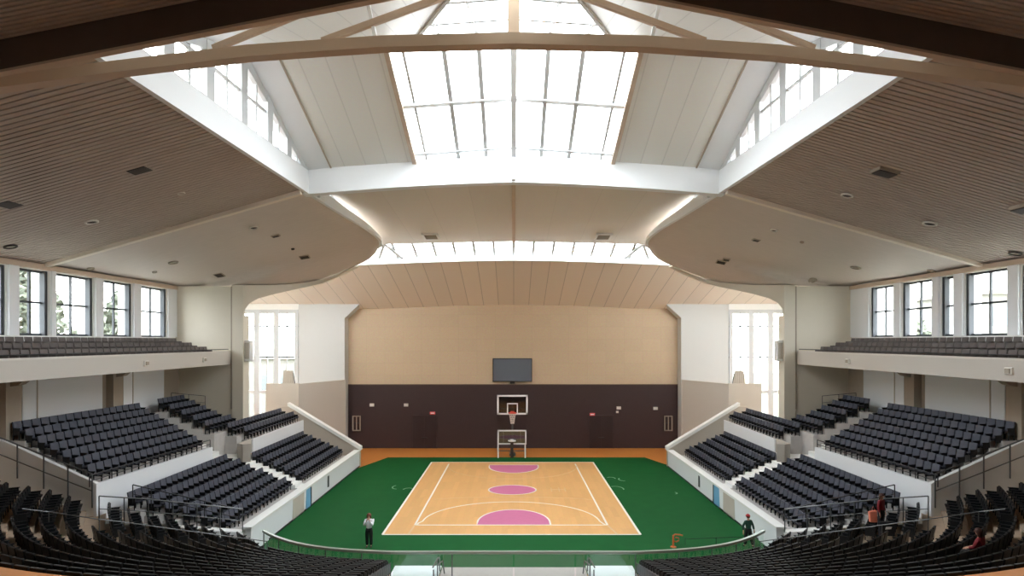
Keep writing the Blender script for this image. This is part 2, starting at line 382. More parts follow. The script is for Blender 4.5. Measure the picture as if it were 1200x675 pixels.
rim = MB().tube(ring(.36, zb+.22, -.5), .045, 6, True); rim.box(-.18,.18,-.16,-.04,zb+.12,zb+.34); rim = rim.build('rim', 'rim', r)
nm = MB()
for i in range(12):
    for d in (1, -1):
        pts = []
        for j in range(6):
            a = 2*PI*(i/12)+d*j*PI/12; rr = lerp(.36, .16, (j/5)**.6); pts.append((rr*math.cos(a), -.5+rr*math.sin(a), zb+.2-j*.2))
        nm.tube(pts, .018, 4)
nm.build('net', 'net', rim)
pl = MB().box(-.09,.09,.1,.28,.3,zt-.6); pl.bar((0,.19,zb+.5),(0,.05,zb+.5),.3,.3); pl.build('pole', 'metal', r)
MB().box(-.3,.3,.0,1.2,0,.2).build('base', 'metal', r, bevel=.04)
r2 = tag(empty('low_practice_hoop', (at(600,535,YH).x, YH-.9, 0.01)), 'lower white-framed backboard on legs below the tall hoop', 'hoop')
k = (YH-.9)/F; zt, zb, hw = H-(504-CY)*k, H-(521-CY)*k, 17*k
MB().box(-hw+.08,hw-.08,0,.03,zb+.08,zt-.08).build('backboard', 'greenglass', r2)
e = MB(); t = .13
e.box(-hw,-hw+t,-.04,.07,zb,zt); e.box(hw-t,hw,-.04,.07,zb,zt); e.box(-hw,hw,-.04,.07,zt-t,zt); e.box(-hw,hw,-.04,.07,zb,zb+t); e.build('border', 'bwhite', r2)
for x in (-hw+.06, hw-.12): MB().box(x-.06,x+.06,0,.12,0,zb).build('leg', 'bwhite', r2)
MB().box(-hw,hw,.02,.1,.62,.7).build('crossbar', 'metal', r2)
MB().box(-.14,.14,-.06,.14,0,zb+.5).build('post', 'dark', r2)
rim2 = MB().tube(ring(.34, zb+.42, -.45), .045, 6, True); rim2.box(-.15,.15,-.14,-.03,zb+.3,zb+.5); rim2.build('rim', 'bwhite', r2)
for x in (-.8, .8): MB().bar((x, .05, zb+.1), (x, .05, zt-.1), .06).build('upright', 'metal', r2)

# ------------------------------------------------------------------ wing ceilings
def cr(P, t):
    """Catmull-Rom through list of Vectors, t in 0..len-1"""
    i = min(int(t), len(P)-2); u = t-i
    a, b, c, d = P[max(i-1,0)], P[i], P[i+1], P[min(i+2,len(P)-1)]
    return .5*((2*b)+(c-a)*u+(2*a-5*b+4*c-d)*u*u+(3*b-a-3*c+d)*u*u*u)
V = Vector
ZE = 15.06
def inner_z(Y): return lerp(18.72, 19.1, (Y-17.8)/(33.5-17.8))
XI = 11.4
Ip = [V((-XI,28,inner_z(28))), V((-XI,33.3,19.1)), V((-10.66,38,18.78)), V((-9.95,42,18.5)), V((-9.86,45,18.15)), V((-11.1,47.4,17.4)), V((-13.6,48.5,16.5)), V((-14.6,48.6,16.15))]
Op = [V((-W,28,ZE)), V((-W,33,ZE)), V((-W,39,ZE)), V((-W,45.3,ZE)), V((-20.6,45.4,15.12)), V((-18.2,47,15.3)), V((-16.4,48.2,15.6)), V((-15.3,48.55,15.85))]
wing_bvh = {}
def wing(s):
    N = 56; K = 16; mb = MB(); rows = []
    for i in range(N+1):
        t = 1+i/N*(len(Ip)-2)
        a, b = cr(Ip, t), cr(Op, t)
        rows.append([a.lerp(b, j/K) for j in range(K+1)])
    vs_ = [p for r_ in rows for p in r_]
    fs = [(i*(K+1)+j, i*(K+1)+j+1, (i+1)*(K+1)+j+1, (i+1)*(K+1)+j) for i in range(N) for j in range(K)]
    mb.add(vs_, fs)
    # upper skin .35 m above
    off = len(vs_); mb.add([p+V((0,0,.3)) for p in vs_], [f[::-1] for f in fs])
    for i in range(N):
        a, b = i*(K+1), (i+1)*(K+1)
        mb.f.append((a, b, b+off, a+off)); mb.f.append((a+K, a+K+off, b+K+off, b+K))
    if s > 0: mb.mirror()
    o = structure(mb.build('ceiling_wing_'+SIDE[s], 'wing', smooth=False))
    for p in o.data.polygons: p.use_smooth = abs(p.normal.z) > .5
    bv = MB(); bv.add(vs_, fs); bv.add([(-XI,14,inner_z(14)),(-W,14,ZE),(-W,33,ZE),(-XI,33.3,inner_z(33))], [(0,1,2,3)])
    if s > 0: bv.mirror()
    wing_bvh[s] = BVHTree.FromPolygons([V(v) for v in bv.v], bv.f)
    # slatted field in front of the seam
    bk = MB(); bk.hexa([(-XI,14,inner_z(14)+.12),(-W,14,ZE+.12),(-W,33,ZE+.12),(-XI,33.4,19.22)], [(-XI,14,inner_z(14)+.5),(-W,14,ZE+.5),(-W,33,ZE+.5),(-XI,33.4,19.6)])
    if s > 0: bk.mirror()
    bk = structure(bk.build('ceiling_slatted_'+SIDE[s], 'slatback'))
    pb = MB().hexa([(-XI,14,inner_z(14)-.02),(-W,14,ZE-.02),(-W,16.8,ZE-.02),(-XI,16.8,inner_z(16.8)-.02)], [(-XI,14,inner_z(14)+.12),(-W,14,ZE+.12),(-W,16.8,ZE+.12),(-XI,16.8,inner_z(16.8)+.12)])
    if s > 0: pb.mirror()
    structure(pb.build('ceiling_band', 'trimtan', bk))
    sl = MB(); Y = 16.9; pitch = .28
    while Y < 32.7:
        zi = inner_z(Y); wd = .2
        sl.hexa([(-XI,Y,zi),(-W,Y,ZE),(-W,Y+wd,ZE),(-XI,Y+wd,zi)], [(-XI,Y,zi+.13),(-W,Y,ZE+.13),(-W,Y+wd,ZE+.13),(-XI,Y+wd,zi+.13)])
        Y += pitch
    if s > 0: sl.mirror()
    structure(sl.build('ceiling_slats', 'slat', bk))
    # seam rib
    sb = MB().bar((-XI,32.9,18.98), (-W,32.6,ZE-.06), .34, .24)
    if s > 0: sb.mirror()
    trim(sb, 'seam')
    # white fascia along the opening: straight run then round the nose
    fa = MB(); pts = []
    for Y in (14, 17.8, 25, 33.4): pts.append((V((-XI,Y,inner_z(Y))), lerp(1.0, 1.2, (Y-14)/19.4)))
    for i in range(2, 31):
        t = 1+i/30*3.2; pts.append((cr(Ip, t), lerp(.72, .06, (i/30)**1.1)))
    low = []; 
    for i, (p, h) in enumerate(pts):
        a = pts[max(i-1,0)][0]; b = pts[min(i+1,len(pts)-1)][0]; d = (b-a); n_ = V((d.y, -d.x, 0)).normalized()*.22   # towards the void (+x)
        low.append((p+V((0,0,-.02)), p+n_+V((0,0,-.02)), p+n_+V((0,0,h)), p+V((0,0,h))))
    vv = [q for l in low for q in l]; ff = [(4*i+j, 4*i+(j+1) % 4, 4*i+4+(j+1) % 4, 4*i+4+j) for i in range(len(low)-1) for j in range(4)]+[(0,1,2,3)]
    fa.add(vv, ff)
    if s > 0: fa.mirror()
    trim(fa, 'white2')
    # portal wall: flat bay, pilaster and arch ribbon
    flat = MB().box(-W, -20.65, 45.42, 46.2, 0, ZE+.02)
    if s > 0: flat.mirror()
    structure(flat.build('wall_portal_'+SIDE[s], 'cream'))
    pil = MB().box(-20.75, -19.95, 45.28, 46.3, 0, 12.9)
    if s > 0: pil.mirror()
    trim(pil, 'cream')
    # arch: path follows the wing's back edge; bottoms read along the curve
    path = [(V((-20.75,45.28,0)), 15.14, 12.9), (V((-20.3,45.3,0)), 15.15, 12.9), (V((-19.95,45.3,0)), 15.16, 12.9), (V((-19.85,45.4,0)), 15.17, 13.4), (V((-19.6,45.6,0)), 15.19, 13.85),
            (V((-19.1,46.0,0)), 15.22, 14.22), (V((-18.2,46.75,0)), 15.3, 14.6), (V((-17.2,47.5,0)), 15.45, 14.95), (V((-16.2,48.05,0)), 15.62, 15.25), (V((-15.2,48.4,0)), 15.85, 15.58),
            (V((-13.6,48.35,0)), 16.45, 16.3), (V((-12.4,48.0,0)), 16.95, 16.86)]
    ar = MB(); L = []
    for i, (p, zt_, zb_) in enumerate(path):
        a = path[max(i-1,0)][0]; b = path[min(i+1,len(path)-1)][0]; d = (b-a).normalized(); n_ = V((-d.y, d.x, 0))*.6
        L.append([(p.x,p.y,zb_),(p.x+n_.x,p.y+n_.y,zb_),(p.x+n_.x,p.y+n_.y,zt_),(p.x,p.y,zt_)])
    vv = [q for l in L for q in l]; ff = [(4*i+j, 4*i+(j+1) % 4, 4*i+4+(j+1) % 4, 4*i+4+j) for i in range(len(L)-1) for j in range(4)]+[(0,1,2,3), tuple(4*(len(L)-1)+j for j in (3,2,1,0))]
    ar.add(vv, ff)
    if s > 0: ar.mirror()
    structure(ar.build('wall_arch_'+SIDE[s], 'cream'))
    tr = MB().box(-20.86, -20.78, 45.3, 45.45, 6, ZE)
    if s > 0: tr.mirror()
    trim(tr, 'greige')
for s in (-1, 1): wing(s)

# front ceiling over the viewer and the deep dark beam
def fz(x): return 19.93-.2*abs(x)
bk = MB(); bk.prism([(-W,fz(W)+.1),(0,fz(0)+.1),(W,fz(W)+.1),(W,fz(W)+.5),(0,fz(0)+.5),(-W,fz(W)+.5)], 'y', -3, 13.8)
bk = structure(bk.build('ceiling_front', 'slatback'))
sl = MB(); Y = -2.9
while Y < 13.5:
    sl.prism([(-W,fz(W)),(0,fz(0)),(W,fz(W)),(W,fz(W)+.1),(0,fz(0)+.1),(-W,fz(W)+.1)], 'y', Y, Y+.085); Y += .14
structure(sl.build('ceiling_slats', 'slat', bk))
bz = lambda x: 19.22-.195*abs(x)
trim(MB().prism([(-W,bz(W)),(0,bz(0)),(W,bz(W)),(W,bz(W)+.85),(0,bz(0)+.85),(-W,bz(W)+.85)], 'y', 13.6, 13.72), 'beamdark')
trim(MB().prism([(-W,bz(W)-.06),(0,bz(0)-.06),(W,bz(W)-.06),(W,bz(W)),(0,bz(0)),(-W,bz(W))], 'y', 13.58, 13.76), 'trimtan')
structure(MB().prism([(-W,bz(W)+.5),(0,bz(0)+.5),(W,bz(W)+.5),(W,24),(-W,24)], 'y', 13.7, 13.9).build('wall_lantern_front', 'cream'))
# tie beam
tz = [(-24,16.1),(-20,16.7),(-17,17.3),(-13.6,17.84),(-10.6,18.24),(-7,18.67),(-3.5,18.91),(0,19.0)]
tz = tz+[(-x, z) for x, z in tz[:-1][::-1]]
P = tz+[(x, z+.30) for x, z in tz[::-1]]
tie = MB()
for i in range(len(tz)-1):
    a, b = tz[i], tz[i+1]
    tie.hexa([(a[0],16.25,a[1]-.12),(a[0],16.6,a[1]-.12),(b[0],16.6,b[1]-.12),(b[0],16.25,b[1]-.12)], [(a[0],16.2,a[1]+.16),(a[0],16.65,a[1]+.16),(b[0],16.65,b[1]+.16),(b[0],16.2,b[1]+.16)])
trim(tie, 'trimtan')

# ------------------------------------------------------------------ lantern
YR, YK = 25.8, 33.5                       # ridge, cross beam
def rz(x, Y):
    base = 21.15-.07*abs(x)
    return base+.35*(YK-Y) if Y >= YR else base+.35*(YK-YR)-.3*(YR-Y)
def roofslab(name, m, xy, th=.25, kids=None):
    low = [(x, y, rz(x, y)) for x, y in xy]; o = structure(MB().hexa(low, [(x, y, z+th) for x, y, z in low]).build(name, m)); return o
for s in (-1, 1):
    roofslab('ceiling_lantern_rear_'+SIDE[s], 'roofpanel', [(s*5.4,YR),(s*9.95,YR),(s*9.95,YK+.3),(s*5.4,YK+.3)])
    roofslab('ceiling_lantern_eave_'+SIDE[s], 'white2', [(s*9.95,13.7),(s*11.9,13.7),(s*11.9,YR),(s*9.95,YR)])
    roofslab('ceiling_lantern_eave_rear_'+SIDE[s], 'white2', [(s*9.95,YR),(s*11.9,YR),(s*11.9,YK+.3),(s*9.95,YK+.3)])
    roofslab('ceiling_lantern_near_'+SIDE[s], 'roofpanel', [(s*4.3,YR),(s*9.95,YR),(s*9.95,13.7),(s*.2,13.7)])
    # edge trims of the glazing and eave
    t = MB(); t.bar((s*5.4,YR,rz(5.4,YR)), (s*5.4,YK,rz(5.4,YK)), .22, .3); trim(t, 'trimtan')
    t = MB(); t.bar((s*9.95,YR,rz(9.95,YR)), (s*9.95,YK,rz(9.95,YK)), .08, .1); trim(t, 'greige')
    t = MB(); t.bar((s*4.25,YR,rz(4.3,YR)), (s*.3,13.9,rz(.2,13.9)), .12, .2); trim(t, 'greige')
# glazed skylights
sk = MB()
for x in (-3.0,-1.5,1.5,3.0):
    sk.bar((x,YR,rz(x,YR)+.1), (x,YK,rz(x,YK)+.1), .2, .14)
for Y in (33.0, 29.5):
    for s in (-1,1): sk.bar((0,Y,rz(0,Y)+.1), (s*5.3,Y,rz(5.3,Y)+.1), .42, .12)
for s in (-1,1): sk.bar((s*4.75,YR,rz(4.75,YR)+.12),(s*4.75,YK,rz(4.75,YK)+.12), .12,.1)
sk = window_root(sk, 'framewhite')
for s in (-1,1):
    low = [(0,YR,rz(0,YR)+.2),(s*5.4,YR,rz(5.4,YR)+.2),(s*5.4,YK,rz(5.4,YK)+.2),(0,YK,rz(0,YK)+.2)]
    structure(MB().hexa(low, [(a,b,c+.02) for a,b,c in low]).build('window_pane', 'glass', sk))
sk2 = MB()
def nx(Y): return lerp(.2, 4.3, (Y-13.7)/(YR-13.7))
for x in (-3.0,-1.5,1.5,3.0):
    Ys = 13.7+(abs(x)-.2)/4.1*(YR-13.7); sk2.bar((x,Ys,rz(x,Ys)+.1),(x,YR,rz(x,YR)+.1), .15,.12)
for Y in (25.7, 23.0, 20.0):
    for s in (-1,1): sk2.bar((0,Y,rz(0,Y)+.1),(s*nx(Y),Y,rz(nx(Y),Y)+.1), .12,.12)
sk2 = window_root(sk2, 'framewhite')
for s in (-1,1):
    low = [(0,YR,rz(0,YR)+.2),(s*4.3,YR,rz(4.3,YR)+.2),(s*.2,13.7,rz(.2,13.7)+.2),(0,13.7,rz(0,13.7)+.2)]
    structure(MB().hexa(low, [(a,b,c+.02) for a,b,c in low]).build('window_pane', 'glass', sk2))
t = MB(); t.bar((0,YR,rz(0,YR)-.1),(0,YK-.1,rz(0,YK)-.1), .26,.42); t.bar((0,14,rz(0,14)-.1),(0,YR,rz(0,YR)-.1),.26,.42); trim(t, 'white2')
t = MB().box(-.16,.16,16.3,16.6,19.1,rz(0,16.5)); trim(t, 'trimtan')
# rafters of the truss
for s in (-1,1):
    Yt = 18.6
    t = MB(); t.bar((s*5.8,Yt,20.08),(s*.3,Yt,22.1),.14,.18); trim(t, 'trimtan')
    t = MB(); t.bar((s*9.1,Yt,19.86),(s*4.0,Yt,21.9),.14,.18); trim(t, 'trimtan')
    t = MB(); t.bar((s*4.2,Yt+.1,20.2),(s*4.5,Yt+.1,21.6),.18,.1); trim(t, 'white2')
    portal((s*2.7, (YR+YK)/2, rz(2.7,(YR+YK)/2)+.45), (-math.atan(.35), 0, 0), 5.4, 8)
    portal((s*11.6, 22.5, 21.8), (0, s*PI/2, 0), 4, 17)
portal((0, 20, rz(1.5,20)+.6), (math.atan(.3), 0, 0), 7, 11)
# lantern side clerestories
for s in (-1,1):
    X = s*11.32
    posts = [14.0,17.2,20.0,22.75,25.6,28.3,30.7,33.2]
    f = MB()
    for Y in posts: f.box(X-.12, X+.12, Y-.3, Y+.3, inner_z(Y)+1.0, rz(11,Y)+.05)
    def zl(Y): return inner_z(Y)+lerp(1.0,1.2,(Y-14)/19.4)
    for a, b in zip(posts, posts[1:]):
        m_ = (a+b)/2; f.box(X-.05, X+.05, m_-.07, m_+.07, zl(m_), rz(11,m_)); 
        for dz in (1.35, 2.7):
            za, zb_ = zl(a)+dz, zl(b)+dz
            if za < rz(11,a) and zb_ < rz(11,b): f.bar((X,a,za),(X,b,zb_), .1,.12)
        f.bar((X,a,zl(a)),(X,b,zl(b)), .2,.12); 
        f.bar((X,a,rz(11,a)-.15),(X,b,rz(11,b)-.15), .2,.45)
    o = window_root(f, 'framewhite')
    pm = MB(); n_ = len(posts)
    prof = [(14.0,zl(14)),(33.5,zl(33.5)),(33.5,rz(11,33.5)),(25.8,rz(11,25.8)),(14.0,rz(11,14.0))]
    structure(pm.prism(prof, 'x', X+s*.1, X+s*.12).build('window_pane', 'glass', o))
# arched white cross beam
def beamz(x, lo): 
    u = (abs(x)/XI)**1.5; return lerp(19.66, 19.0, u) if lo else lerp(21.2, 20.3, u)
b = MB(); xs = [-XI-.1+(2*XI+.2)*i/32 for i in range(33)]
L = [[(x,YK-.05,beamz(x,1)),(x,YK+.55,beamz(x,1)),(x,YK+.55,beamz(x,0)+.15),(x,YK-.05,beamz(x,0))] for x in xs]
vv = [q for l in L for q in l]; b.add(vv, [(4*i+j, 4*i+(j+1) % 4, 4*i+4+(j+1) % 4, 4*i+4+j) for i in range(32) for j in range(4)]+[(0,1,2,3),(131,130,129,128)])
trim(b, 'white2')
trim(MB().box(-.1,.1,YK-.4,YK-.05,19.75,21.2), 'white2')
# closing gable above cross beam
structure(MB().prism([(-12,20.4),(12,20.4),(12,rz(12,YK)+.2),(0,rz(0,YK)+.3),(-12,rz(12,YK)+.2)],'y',YK+.1,YK+.3).build('wall_lantern_rear','white'))

# ------------------------------------------------------------------ mid ceiling, light band, wood ceiling
YM = 49.0
mz = lambda x, Y: lerp(20.1, 18.95, (Y-34)/(YM-34))-.02*abs(x)
def slab(name, m, fn, x0, x1, ya, yb, th=.25, n=1):
    mb = MB()
    for i in range(n):
        xa, xb = lerp(x0,x1,i/n), lerp(x0,x1,(i+1)/n); low = [(xa,ya,fn(xa,ya)),(xb,ya,fn(xb,ya)),(xb,yb,fn(xb,yb)),(xa,yb,fn(xa,yb))]
        mb.hexa(low, [(a,b_,c+th) for a,b_,c in low])
    return structure(mb.build(name, m))
slab('ceiling_mid', 'midceil', mz, -10.95, 0, 34, YM); slab('ceiling_mid_half', 'midceil', mz, 0, 10.95, 34, YM)
trim(MB().bar((0,34,mz(0,34)-.04),(0,YM,mz(0,YM)-.04),.22,.16), 'trimtan')
wz = lambda x, Y: 14.62+.27*(YB-Y)+lerp(.15,-.25,min(1,abs(x)/13)**1.6)
slab('ceiling_wood', 'woodceil', wz, -29, 29, 51.9, YB+.1, n=24)
slab('ceiling_rear_fill_left', 'white', lambda x,Y: 19.6, -29, -10.6, 45.2, 52.5); slab('ceiling_rear_fill_right', 'white', lambda x,Y: 19.6, 10.6, 29, 45.2, 52.5)
b = MB()
for i in range(40):
    xa, xb = -16+.8*i, -15.2+.8*i; za, zb_ = wz(xa,51.8)-.02, wz(xb,51.8)-.02
    b.hexa([(xa,51.5,za-.1),(xa,52.0,za-.1),(xb,52.0,zb_-.1),(xb,51.5,zb_-.1)], [(xa,51.5,za+.3),(xa,52.0,za+.3),(xb,52.0,zb_+.3),(xb,51.5,zb_+.3)])
trim(b, 'white')
# glazed band
gz = lambda x, Y: lerp(mz(x,YM)+.02, wz(x,51.7)+.3, (Y-YM)/(51.7-YM))
f = MB(); gl = MB()
for i in range(-9, 10):
    x = i*1.62; xt = x if abs(x) < 10 else math.copysign(10.3, x)
    f.bar((xt,YM,gz(xt,YM)+.05),(x,51.7,gz(x,51.7)+.05), .2,.12)
for s in (-1,1): f.bar((s*10.3,YM,gz(10.3,YM)),(s*9.3,51.7,gz(9.3,51.7)), .3,.15)
for i in range(20):
    xa, xb = -15+1.5*i, -13.5+1.5*i; f.bar((xa,51.65,gz(xa,51.65)+.02),(xb,51.65,gz(xb,51.65)+.02),.12,.14)
o = window_root(f, 'framewhite')
for i in range(20):
    xa, xb = -15+1.5*i, -13.5+1.5*i; lo = [(xa,YM,gz(xa,YM)+.12),(xb,YM,gz(xb,YM)+.12),(xb,51.9,gz(xb,51.9)+.12),(xa,51.9,gz(xa,51.9)+.12)]; gl.hexa(lo, [(a,b_,c+.02) for a,b_,c in lo])
structure(gl.build('window_pane', 'glass', o))
portal((0, 50.5, 19.3), (-math.atan(.38),0,0), 26, 3.2)
# side clerestory behind the wing noses
for s in (-1,1):
    f = MB(); X = s*10.9
    for Y in (34.4,36.6,38.8,41,43.2,45.4,47.6,49): f.box(X-.06,X+.06,Y-.06,Y+.06,19.05,mz(10.4,Y)+.1)
    f.bar((X,34,mz(10.4,34)),(X,YM,mz(10.4,YM)),.16,.14)
    o = window_root(f, 'framewhite')
    structure(MB().prism([(34,19.1),(YM,18.6),(YM,mz(10.4,YM)),(34,mz(10.4,34))],'x',X,X+s*.02).build('window_pane','glass',o))
    portal((X+s*.6, 41.5, 19.3), (0, s*PI/2, 0), 1.6, 14)
    portal((s*(W+1.0), 35.5, 13), (0, s*PI/2, 0), 3.5, 19)
# ceiling vents of the middle ceiling
def mount(px, py, s=None, Y=None):
    d = V(((px-CX)/F, 1, -(py-CY)/F)).normalized(); o = V((0,0,H))
    if s is None:
        tt = (20.1+1.15*34/15-H)/(d.z+1.15/15*d.y) ; q_ = o+d*tt; return q_-V((0,0,.02*abs(q_.x)+.05)), V((0,0,-1))
    hit = wing_bvh[s].ray_cast(o, d)
    while hit[0] is None:
        py -= 2; d = V(((px-CX)/F, 1, -(py-CY)/F)).normalized(); hit = wing_bvh[s].ray_cast(o, d)
    n_ = hit[1]
    if n_.z > 0: n_ = -n_
    return hit[0], n_
def place(o, p, n_):
    o.location = p; o.rotation_mode = 'QUATERNION'; o.rotation_quaternion = V((0,0,-1)).rotation_difference(n_)
for px, nm_ in ((505,'left'),(707,'right')):
    p, n_ = mount(px, 274); r = empty('ceiling_vent'); place(r, p-V((0,0,.02)), V((0,-.08,-1)).normalized())
    tag(r, 'square louvred vent on the middle ceiling, %s of its centre seam' % nm_, 'vent')
    f = MB(); a, t = .62, .16
    f.box(-a,-a+t,-a*1.3,a*1.3,-.08,.05); f.box(a-t,a,-a*1.3,a*1.3,-.08,.05); f.box(-a,a,-a*1.3,-a*1.3+t,-.08,.05); f.box(-a,a,a*1.3-t,a*1.3,-.08,.05); f.build('frame','lamp',r)
    f = MB()
    for i in range(7): f.box(-a+t,a-t,-.6+i*.2,-.52+i*.2,-.05,.02)
    f.build('louvre','greige',r); MB().box(-a+t,a-t,-.72,.72,.01,.05).build('backing','dark',r)
def vent(px, py, s, w_, l_, label, slat=True):
    p, n_ = mount(px, py, s); r = empty('ceiling_vent'); place(r, p, n_)
    tag(r, label, 'vent')
    MB().box(-w_/2,w_/2,-l_/2,l_/2,-.06,.14).build('frame','greige',r); MB().box(-w_/2+.06,w_/2-.06,-l_/2+.06,l_/2-.06,-.09,-.06).build('grille','dark',r)
    return r
def downlight(px, py, s, r_, label, m='lamp'):
    p, n_ = mount(px, py, s); r = empty('downlight'); place(r, p, n_); tag(r, label, 'light')
    MB().lathe([(r_,-.02),(r_,-.08),(r_*.8,-.1),(r_*.72,-.04)][::1], n=16).build('bezel', m, r); MB().lathe([(r_*.7,-.05),(r_*.7,.02)], n=16).build('lens', 'dark' if m == 'lamp' else 'greige', r)
for (px,py,s,a,b_,lb) in [(163,198,-1,.85,.7,'square grey vent in the slatted ceiling above the left seats'),(10,238,-1,.7,.9,'dark square vent in ceiling at the left edge, above the window row'),
    (357,301,-1,.7,.45,'long dark slot vent near the rounded tip of left ceiling'),(323,276,-1,.5,.35,'short dark slot vent between seam and rounded tip, left ceiling'),(257,322,-1,.6,.7,'flat slot vent close to the left portal wall'),
    (1037,202,1,.85,.7,'square grey vent in the slatted ceiling above the right seats'),(1199,245,1,.6,.8,'dark vent in ceiling at the right edge, above the window row'),
    (845,307,1,.7,.4,'long dark slot vent near the rounded tip of right ceiling'),(851,304,1,.5,.3,'thin slot vent directly behind the long slot, right ceiling'),(886,281,1,.45,.4,'short dark slot vent between seam and rounded tip, right ceiling')]:
    vent(px,py,s,a,b_,lb)
for (px,py,s,r_,lb,m_) in [(107,259,-1,.3,'round white downlight in left ceiling between seam and windows','lamp'),(12,288,-1,.28,'round dark downlight low in the left ceiling by the windows','dark'),
    (212,225,-1,.18,'small ring downlight on the viewer side of the left seam','lamp'),(297,266,-1,.26,'white downlight behind the middle of the left seam','lamp'),
    (203,307,-1,.3,'grey downlight halfway between left seam and portal wall','greige'),(106,314,-1,.2,'tiny grey downlight next to the left window heads','greige'),(181,318,-1,.15,'tiny pale downlight beside the left window heads, nearer portal','greige'),(343,291,-1,.12,'tiny sensor light near the rounded tip, left ceiling','dark'),
    (993,228,1,.28,'oval white downlight just in front of the right seam','lamp'),(1090,261,1,.32,'round white downlight in right ceiling between seam and windows','lamp'),
    (1190,296,1,.28,'round dark downlight low in the right ceiling by the windows','dark'),(907,269,1,.22,'white downlight behind the middle of the right seam','lamp'),(940,283,1,.12,'tiny pale sensor light in right ceiling behind seam','greige'),
    (1003,313,1,.32,'grey downlight halfway between right seam and portal wall','greige'),(952,328,1,.3,'grey downlight close to the right portal wall','greige'),(1092,317,1,.24,'small grey downlight next to the right window heads','greige'),(1067,330,1,.2,'tiny grey downlight beside the right window heads, nearer portal','greige')]:
    downlight(px,py,s,r_,lb,m_)
r = tag(empty('smoke_detector', (8.6,11.8,fz(8.6))), 'dark round detector on the slatted ceiling nearest the viewer, top right', 'detector')
MB().lathe([(.16,0),(.16,-.06),(.1,-.12)]).build('base','dark',r); MB().lathe([(.07,-.12),(.05,-.17)]).build('sensor','greige',r)

# ------------------------------------------------------------------ balconies
for s in (-1, 1):
    XB = 20.95
    structure(MB().box(s*XB, s*W, 8, 45.42, 9.55, 9.8).build('floor_balcony_'+SIDE[s], 'beige'))
    b = MB()
    b.prism([(s*XB,9.3),(s*(XB+.3),9.3),(s*(XB+.3),10.2),(s*(XB-.05),10.3),(s*(XB-.08),10.2)], 'y', 8, 45.42)
    trim(b, 'wains')
    st = MB()
    for i in range(3): st.box(s*(XB+.5+.8*i), s*W, 8, 44.6-i*.55, 9.8+.0+.3*i, 10.1+.3*i)
    structure(st.build('floor_balcony_steps_'+SIDE[s], 'standfloor'))
    trim(MB().tube([(s*(XB+.05),8,10.42),(s*(XB+.05),45.2,10.42)], .03), 'darkmetal')
    # wall below, with pillars and recessed white panels
    structure(MB().box(s*24.75, s*W, 8, 45.42, 0, 9.6).build('wall_under_balcony_'+SIDE[s], 'greige'))
    pan = [(20,29.0),(30.9,36.9),(38.9,43.4)]
    for a, b_ in pan: 
        structure(MB().box(s*24.7, s*24.76, a, b_, 6.1, 9.25).build('wall_panel_'+SIDE[s], 'white2'))
        structure(MB().box(s*24.66, s*24.7, a+.9, a+.96, 6.1, 9.2).build('wall_panel_joint_'+SIDE[s], 'beige'))
    for y in (29.4, 37.3):
        structure(MB().box(s*24.3, s*24.8, y, y+.95, 0, 9.55).build('pillar', 'greige'))
        c = MB().prism([(s*22.8,9.56),(s*24.32,9.56),(s*24.32,8.8),(s*23.9,8.9),(s*23.4,9.3)], 'y', y+.25, y+.7); trim(c, 'greige')
    for y, z in ((34.9,9.75),(41.5,9.75)) if s < 0 else ((38.4,9.75),(25.9,9.75)):
        l = tag(empty('wall_lamp', (s*(XB-.05), y, z)), 'small round fitting on the %s balcony front, %s' % (SIDE[s], 'nearer the viewer' if (y < 36 and s<0) or (y<30 and s>0) else 'nearer the portal'), 'light')
        MB().box(-.08,.08,-.22,.22,-.16,.16).build('body','lamp',l,bevel=.05); MB().box(-s*.12,-s*.07,-.13,.13,-.1,.1).build('lens','greige',l)
    # white speaker box on the portal jamb
    l = tag(empty('wall_speaker', (s*19.75,45.8,10.3)), 'white box speaker hung on the edge of the %s portal opening' % SIDE[s], 'speaker')
    MB().box(-.22,.22,-.3,.3,-.78,.78).build('cabinet','white',l,bevel=.05); MB().box(-.16,.16,-.33,-.3,-.6,.6).build('grille','beige',l)
    l = tag(empty('folding_board', (s*20.6,56.15,7.15)), 'grey slatted board standing on the %s beige parapet' % SIDE[s], 'board')
    MB().prism([(-.55,0),(.55,0),(.42,1.15),(-.4,1.2)], 'y', -.04,.04).build('panel','beige',l)
    f = MB()
    for i in range(5): f.bar((-.4+.2*i,-.07,.05),(-.34+.18*i,-.07,1.1),.04,.03)
    f.build('slat','greige',l); MB().bar((s*-.6,0,0),(s*-.45,.0,.95),.05).build('support','darkmetal',l)

# ------------------------------------------------------------------ seat templates
def rbox(x0,x1,y0,y1,z0,z1,b): return MB().box(x0,x1,y0,y1,z0,z1)
def make_chair():
    """arena chair, faces +y"""
    r = empty('auditorium_chair')
    bk = MB().hexa([(-.245,-.26,.36),(.245,-.26,.36),(.245,-.19,.36),(-.245,-.19,.36)], [(-.245,-.36,.9),(.245,-.36,.9),(.245,-.28,.9),(-.245,-.28,.9)]).build('backrest','chair',r,bevel=.022)
    st = MB().box(-.23,.23,-.2,.22,.38,.46).build('seat','chair',r,bevel=.025)
    f = MB()
    for x in (-.265,.265):
        f.box(x-.014,x+.014,-.2,-.16,.0,.46); f.box(x-.014,x+.014,.1,.14,.0,.42); f.box(x-.02,x+.02,-.24,.16,.58,.615); f.box(x-.014,x+.014,-.28,-.24,.3,.84); f.box(x-.012,x+.012,.08,.12,.4,.58); f.box(x-.008,x+.008,-.24,.12,.2,.58)
    f.box(-.265,.265,-.18,-.15,.3,.34)
    f.build('frame','chairframe',r)
    return r
